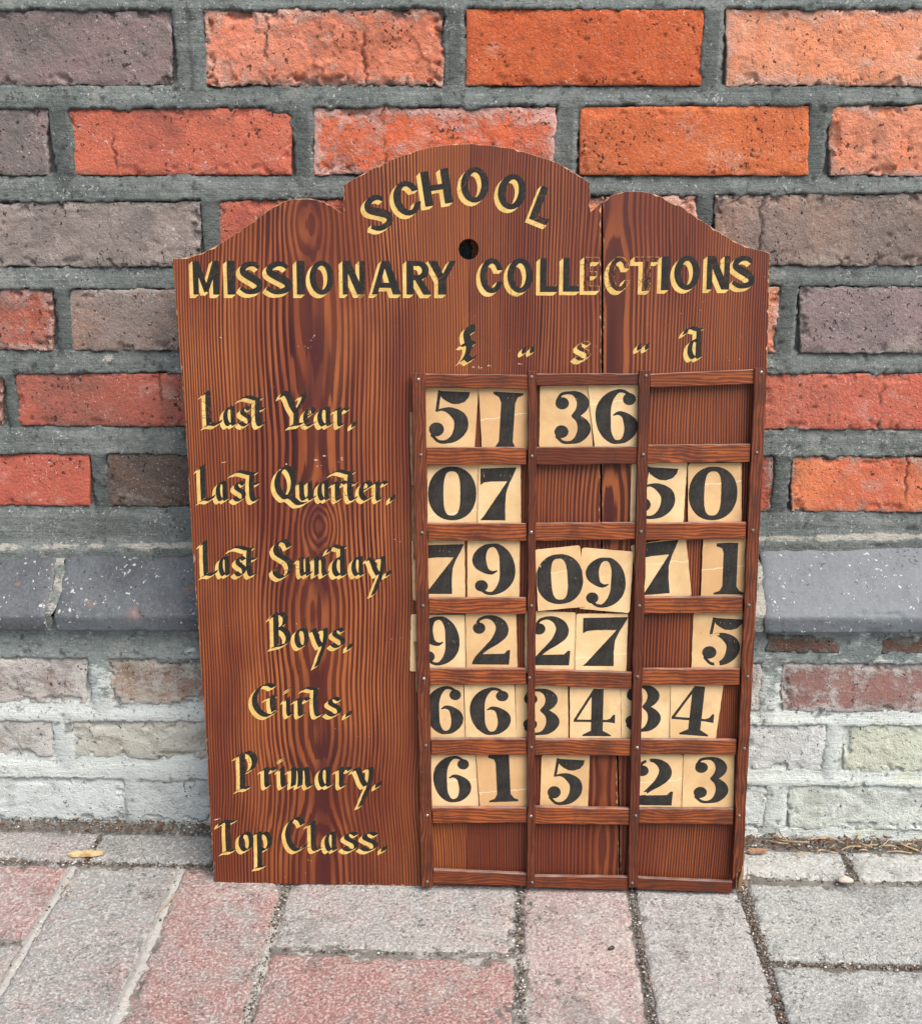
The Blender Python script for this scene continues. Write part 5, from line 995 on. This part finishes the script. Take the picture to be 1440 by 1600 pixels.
def glyph_pts(ch, style):
    """ink points for bounds"""
    if style == 's':
        P = np.array([p for poly, a in SANS[ch] if a for p in poly]); return P[:, 0].min(), P[:, 0].max()
    w_ = NIBW.get(ch, .27); hx_ = w_ / 2 * math.cos(math.radians(28)); P = np.concatenate([np.array(crom(s_)) for s_ in BL_[ch]]); return P[:, 0].min() - hx_, P[:, 0].max() + hx_
def draw_nib(R, ch, x0, x1, yb, xh, res):
    a, b = glyph_pts(ch, 'b'); sx = (x1 - x0) / (b - a); w_ = NIBW.get(ch, .27) * xh; an = math.radians(28)
    k = (sx / xh) ; wx = w_ * math.cos(an) * min(1.25, max(.8, k ** .5)); wy = w_ * math.sin(an) * .95
    for s_ in BL_[ch]:
        C_ = np.array(crom(s_, 20)); C_ = np.stack([x0 + (C_[:, 0] - a) * sx, yb + C_[:, 1] * xh], 1)
        # keep ink inside measured width
        seg = np.hypot(*np.diff(C_, axis=0).T); L = max(seg.sum(), .1); n = int(L / (res * .6)) + 2
        cum = np.concatenate([[0], np.cumsum(seg)]); tt = np.linspace(0, cum[-1], n); cx_ = np.interp(tt, cum, C_[:, 0]); cy_ = np.interp(tt, cum, C_[:, 1])
        q = np.linspace(-.5, .5, int(w_ / (res * .6)) + 2)
        P_ = np.stack([(cx_[:, None] + q[None] * wx), (cy_[:, None] + q[None] * wy)], -1).reshape(-1, 2)
        R.splat(P_)
        for ddx, ddy in ((res * .7, 0), (0, res * .7), (-res * .7, 0), (0, -res * .7)): R.splat(P_ + (ddx, ddy))
def draw_sans(R, ch, fx):
    for poly, add in SANS[ch]:
        R.poly([fx(*p) for p in poly], float(add))
GOLD = D['gold']; RES = .16
def word(name, label, glyphs, wear=.0, black_wear=None, lift=0.):
    xs = [g_[1] for g_ in glyphs] + [g_[2] for g_ in glyphs]; ys = [g_[3] - g_[4] * 1.1 for g_ in glyphs] + [g_[3] + g_[4] * 2.1 for g_ in glyphs]
    x0, x1, y0, y1 = min(xs) - 8, max(xs) + 5, min(ys) - 7, max(ys) + 3
    R = Raster(x0, y0, x1, y1, RES)
    for g_ in glyphs:
        ch, xl, xr, yb, xh, st = g_[:6]
        if st == 'b': draw_nib(R, ch, xl, xr, yb, xh, RES)
        elif st == 's':
            a, b = glyph_pts(ch, 's'); sx = (xr - xl) / (b - a)
            tmp = Raster(x0, y0, x1, y1, RES); draw_sans(tmp, ch, lambda x, y: (xl + (x - a) * sx, yb + y * xh)); R.m = np.maximum(R.m, tmp.m)
        elif st == 'r':
            cx_, cy_, w_, h_, ro = g_[6]; a, b = glyph_pts(ch, 's'); cr_, sr_ = math.cos(math.radians(ro)), math.sin(math.radians(ro))
            def fx(x, y):
                X_ = (x - (a + b) / 2) / (b - a) * w_; Y_ = (y - .5) * h_; return cx_ + X_ * cr_ - Y_ * sr_, cy_ + X_ * sr_ + Y_ * cr_
            tmp = Raster(x0, y0, x1, y1, RES); draw_sans(tmp, ch, fx); R.m = np.maximum(R.m, tmp.m)
    blk = R.m.copy(); gold = blk.copy(); n = int(max(abs(GOLD[0]), abs(GOLD[1])) / RES)
    for i in range(1, n + 1):
        di = int(round(-abs(GOLD[0]) * i / n / RES)); dj = int(round(-abs(GOLD[1]) * i / n / RES)); gold = np.maximum(gold, np.roll(np.roll(blk, dj, 0), di, 1))
    core = R.blur(R.blur(R.blur(blk))) > .97
    if True: gold = np.where(core, 0., gold)
    # hand-painted unevenness of the outline
    yy, xx = np.mgrid[0:R.ny, 0:R.nx]; nzf = fbm(xx * RES * .001, yy * RES * .001, 350, 7, 3) * .22
    o1 = link(name, flat_mesh(name, R.blur(R.blur(gold)) + nzf * (R.blur(gold) > .02) * (R.blur(gold) < .98), x0, y0, RES, .10 + lift), M['gold'], board); o1['wear'] = wear; tag(o1, 'gold shadow of ' + label)
    o2 = link(name, flat_mesh(name, R.blur(R.blur(blk)) + nzf * (R.blur(blk) > .02) * (R.blur(blk) < .98), x0, y0, RES, .22 + lift), M['black'], board); o2['wear'] = wear if black_wear is None else black_wear; tag(o2, 'black letters of ' + label)
for k, v in D['words'].items():
    wv, bw = {'ECT': (.40, .93), 'worn s': (.62, .95), 'COLL': (.1, .15)}.get(k, (.24, .16))
    lab = {'currency signs': 'the pound, ditto and pence signs', 'worn s': 'the worn shilling sign', 'ECT': 'the rubbed middle of the word collections', 'COLL': 'the first half of the word collections', 'IONS': 'the end of the word collections'}.get(k, 'the words ' + k.strip('.').lower())
    if v[0][5] == 's':
        for i, g_ in enumerate(v): word('letter', lab + ', letter ' + g_[0], [g_], wv, bw, .008 * i)
    elif k == 'currency signs':
        for i, (g_, nm) in enumerate(zip(v, ('the pound sign', 'the ditto mark between the pound and shilling signs', 'the ditto mark between the shilling and pence signs', 'the pence sign'))): word('letter', nm, [g_], wv, bw)
    else: word('lettering', lab, v, wv, bw)
for i, (c, x, y, w_, h_, ro) in enumerate(D['school']): word('letter', 'the arched word school, letter ' + c, [[c, x - 20, x + 20, y - 18, 34, 'r', (x, y, w_, h_, ro)]], .2, .18, .008 * i)

# ------------------------------------------------------------------ number cards
def ball(R, x, y, r): R.append(('e', x, y, r, r, 1, 2))
DG = {
 '0': dict(w=.78, s=[('e', .39, .5, .39, .5, 1, 2.15), ('e', .385, .5, .135, .41, 0, 2.9)]),
 '1': dict(w=.56, s=[('p', [(.16, 0), (.42, 0), (.42, 1), (.20, 1), (.03, .985), (.02, .93), (.13, .89), (.16, .8)], 1), ('p', [(.0, 0), (.56, .0), (.56, .035), (.48, .07), (.42, .16), (.16, .16), (.11, .07), (.0, .03)], 1)]),
 'I': dict(w=.58, s=[('p', [(.16, 0), (.43, 0), (.43, 1), (.16, 1)], 1), ('p', [(.0, 0), (.58, .0), (.58, .03), (.49, .07), (.43, .16), (.16, .16), (.1, .07), (.0, .03)], 1), ('p', [(.0, 1), (.58, 1), (.58, .97), (.47, .92), (.43, .82), (.16, .82), (.11, .91), (.0, .96)], 1)]),
 '2': dict(w=.76, s=[('v', [(.08, .78, .03), (.14, .91, .03), (.30, .965, .035), (.46, .92, .07), (.575, .80, .115), (.585, .66, .13), (.47, .50, .09), (.32, .37, .055), (.2, .26, .04), (.08, .14, .03)]), ('e', .135, .74, .125, .115, 1, 2), ('p', [(.0, 0), (.74, 0), (.76, .3), (.71, .3), (.64, .225), (.14, .21), (.05, .14), (.0, .05)], 1)]),
 '3': dict(w=.70, s=[('v', [(.06, .82, .03), (.14, .94, .03), (.32, .965, .035), (.46, .90, .08), (.535, .77, .115), (.48, .63, .085), (.36, .535, .035)]), ('e', .15, .77, .125, .115, 1, 2), ('v', [(.36, .535, .035), (.49, .45, .08), (.565, .29, .125), (.48, .12, .085), (.34, .04, .035), (.18, .04, .03), (.06, .14, .03)]), ('e', .145, .235, .13, .12, 1, 2)]),
 '4': dict(w=.90, s=[('p', [(.0, .30), (.0, .345), (.42, 1), (.64, 1), (.64, .9), (.42, .9), (.07, .35), (.07, .30)], 1), ('p', [(.38, .0), (.64, .0), (.64, 1), (.38, .95)], 1), ('p', [(.0, .30), (.82, .30), (.82, .35), (.0, .35)], 1), ('p', [(.38, .2), (.64, .2), (.64, .12), (.82, .03), (.82, 0), (.2, 0), (.2, .03), (.38, .12)], 1), ('p', [(.72, .30), (.9, .28), (.9, .46), (.86, .46), (.8, .38), (.72, .35)], 1)]),
 '5': dict(w=.78, s=[('p', [(.2, .985), (.78, .955), (.755, .86), (.68, .775), (.56, .735), (.44, .74), (.34, .79), (.25, .86)], 1), ('p', [(.19, 1.), (.25, .985), (.19, .63), (.13, .60)], 1), ('v', [(.155, .615, .018), (.28, .64, .03), (.43, .60, .075), (.585, .47, .125), (.60, .30, .13), (.50, .13, .085), (.34, .04, .04), (.18, .045, .03), (.06, .16, .03)]), ('e', .145, .27, .14, .13, 1, 2)]),
 '6': dict(w=.78, s=[('v', [(.60, .90, .03), (.50, .96, .03), (.38, .955, .04), (.24, .84, .09), (.155, .66, .13), (.15, .44, .135), (.2, .22, .10), (.31, .07, .055), (.42, .04, .035), (.54, .09, .06), (.63, .24, .11), (.63, .38, .12), (.53, .52, .06), (.42, .565, .035), (.33, .53, .012)]), ('e', .60, .82, .115, .11, 1, 2)]),
 '7': dict(w=.72, s=[('p', [(.0, .975), (.72, 1), (.66, .86), (.58, .70), (.515, .52), (.50, .28), (.505, 0), (.0, .0), (.06, .06), (.535, .735), (.22, .73), (.07, .71), (.0, .66)], 1)]),
}
def draw_digit(d, cx, cy, w_, h_, rot, x0, y0, x1, y1, res, gaps=()):
    g_ = DG['6' if d == '9' else d]; W0 = g_['w']; R = Raster(x0, y0, x1, y1, res); cr_, sr_ = math.cos(math.radians(rot)), math.sin(math.radians(rot))
    flip = d == '9'
    def fx(x, y):
        if flip: x, y = W0 - x, 1 - y
        X_ = (x / W0 - .5) * w_; Y_ = (y - .5) * h_; return cx + X_ * cr_ - Y_ * sr_, cy + X_ * sr_ + Y_ * cr_
    for s_ in g_['s']:
        if s_[0] == 'p': R.poly([fx(*p) for p in s_[1]], float(s_[2]))
        elif s_[0] == 'e':
            _, ex, ey, rx, ry, val, pw = s_
            pts_ = []
            for i in range(56):
                a = 6.28319 * i / 56; c, s2 = math.cos(a), math.sin(a); pts_.append(fx(ex + rx * math.copysign(abs(c) ** (2 / pw), c), ey + ry * math.copysign(abs(s2) ** (2 / pw), s2)))
            R.poly(pts_, float(val))
        else:
            C_ = crom(s_[1], 12)
            for p in C_: R.poly([fx(p[0] + p[2] * math.cos(a * .3927), p[1] + p[2] * math.sin(a * .3927)) for a in range(16)], 1.)
    for (gx, gy, gw, gh, ga) in gaps:
        c2, s2 = math.cos(math.radians(ga)), math.sin(math.radians(ga))
        R.poly([fx(gx + a * gw * c2 - b * gh * s2, gy + a * gw * s2 + b * gh * c2) for a, b in ((-1, -1), (1, -1), (1, 1), (-1, 1))], 0.)
    return R
words_d = {'0': 'zero', '1': 'one', 'I': 'one', '2': 'two', '3': 'three', '4': 'four', '5': 'five', '6': 'six', '7': 'seven', '9': 'nine'}
for k, (d, q, bb, dw, dh, rot, lay, wh) in enumerate(D['cards']):
    rr = random.Random(600 + k)
    off = 1.6 + 1.1 * lay
    cx = sum(p[0] for p in q) / 4; cz = (q[2][1] + q[3][1]) / 2; cm = sum(p[1] for p in q) / 4
    cr0 = 1.2 + rr.random() * 1.5
    # rounded, slightly worn outline
    out = []
    for i in range(4):
        a, b, c = q[i - 1], q[i], q[(i + 1) % 4]
        def tow(p, r_): l = math.hypot(p[0] - b[0], p[1] - b[1]); return (b[0] + (p[0] - b[0]) * r_ / l, b[1] + (p[1] - b[1]) * r_ / l)
        r_ = cr0 * rr.uniform(.5, 1.5); A, B = tow(a, r_), tow(c, r_)
        for t in (0, .33, .66, 1): out.append(((1 - t) ** 2 * A[0] + 2 * t * (1 - t) * b[0] + t * t * B[0], (1 - t) ** 2 * A[1] + 2 * t * (1 - t) * b[1] + t * t * B[1]))
    out = densify(out, 4.); out = [(x + rr.gauss(0, .10), y + rr.gauss(0, .10)) for x, y in out]
    if signed(out) < 0: out = out[::-1]
    n = len(out); V = [((x - cx) * mm, -.0003, (y - cz) * mm) for x, y in out] + [((x - cx) * mm, .0003, (y - cz) * mm) for x, y in out]
    Fc = [tuple(range(n)), tuple(range(n, 2 * n))[::-1]] + [(i, n + i, n + (i + 1) % n, (i + 1) % n) for i in range(n)]
    me = bpy.data.meshes.new('number_card'); me.from_pydata(V, [], Fc); me.update()
    o = link('number_card', me, M['card'])
    tilt = {10: 2.5, 11: -2.0}.get(k, rr.uniform(-.5, .5))
    o.matrix_world = MB @ Matrix.Translation((cx * mm, -off * mm, cz * mm)) @ Matrix.Rotation(math.radians(rr.uniform(-.25, .25) if lay < 3 else -.5), 4, 'X') @ Matrix.Rotation(math.radians(tilt * .4), 4, 'Z')
    o['stain'] = 1. if d in '1I' else rr.choice([0, .1, .25]); o['crease'] = {12: .034, 27 - 1: .020, 28: .03, 10: .036, 13: .03, 1: .031, 4: .012, 7: .04, 17: .018, 25: .03, 3: .044}.get(k, -1.)
    tag(o, 'number %s card %s' % (words_d[d], wh), 'number card', 'number cards in the board pockets')
    R = draw_digit(d, bb[0], bb[1], dw, dh, rot, bb[0] - dw * .75, bb[1] - dh * .65, bb[0] + dw * .75, bb[1] + dh * .65, .14,
        {18: [(.13, .62, .2, .02, 8), (.3, .055, .05, .09, 10)], 28: [(.24, .97, .035, .12, 15), (.12, .24, .12, .028, 10)]}.get(k, ()))
    f = R.blur(R.blur(R.m)); yy, xx = np.mgrid[0:R.ny, 0:R.nx]
    f = f + fbm(xx * .14e-3 + k, yy * .14e-3, 420, k, 3) * .3 * (f > .02) * (f < .98)
    # keep the print on the card
    clip = Raster(R.x0, R.y0, R.x0 + R.nx * R.res - R.res * 1.5, R.y0 + R.ny * R.res - R.res * 1.5, .14); clip.nx, clip.ny = R.nx, R.ny; clip.m = np.zeros((R.ny, R.nx), np.float32); clip.poly(inset(out, .25)); f = f * clip.m
    me = flat_mesh('numeral', f, R.x0, R.y0, R.res, .36, .05, cx, cz)
    if me:
        c_ = link('numeral', me, M['ink'], o); c_['wear'] = rr.choice([.05, .12, .2, .28])
# corner of a hidden card poking out beside the first upright
xa_ = stile_x(0, 300.)

# raw splintered end of the right-hand upright
for k, q in enumerate(D['split']): lath('splinter', q, 4.5 + k, 8.6 - k, M['spacer'], seed=900 + k, wavy=.5)
# knocks where the varnish has come away from the board
V = []; Fc = []; rs = random.Random(12)
for (x, y, n, sp, r0) in D['scuffs']:
    for _ in range(n):
        cx, cy = x + rs.gauss(0, sp), y + rs.gauss(0, sp * .35); m = rs.randint(5, 8); r1 = r0 * rs.uniform(.35, 1.); th = rs.uniform(-.5, .5); b0 = len(V)
        for j in range(m):
            a = 6.2832 * j / m; rr_ = r1 * rs.uniform(.6, 1.25); X_, Y_ = rr_ * 1.7 * math.cos(a), rr_ * .7 * math.sin(a)
            V.append(((cx + X_ * math.cos(th) - Y_ * math.sin(th)) * mm, -.00006 - .000001 * len(Fc), (cy + X_ * math.sin(th) + Y_ * math.cos(th)) * mm))
        Fc.append(tuple(range(b0, b0 + m)))
me = bpy.data.meshes.new('scuff_marks'); me.from_pydata(V, [], Fc); me.update(); o = link('scuff_marks', me, M['scuff'], board); o['kind'] = 'stuff'
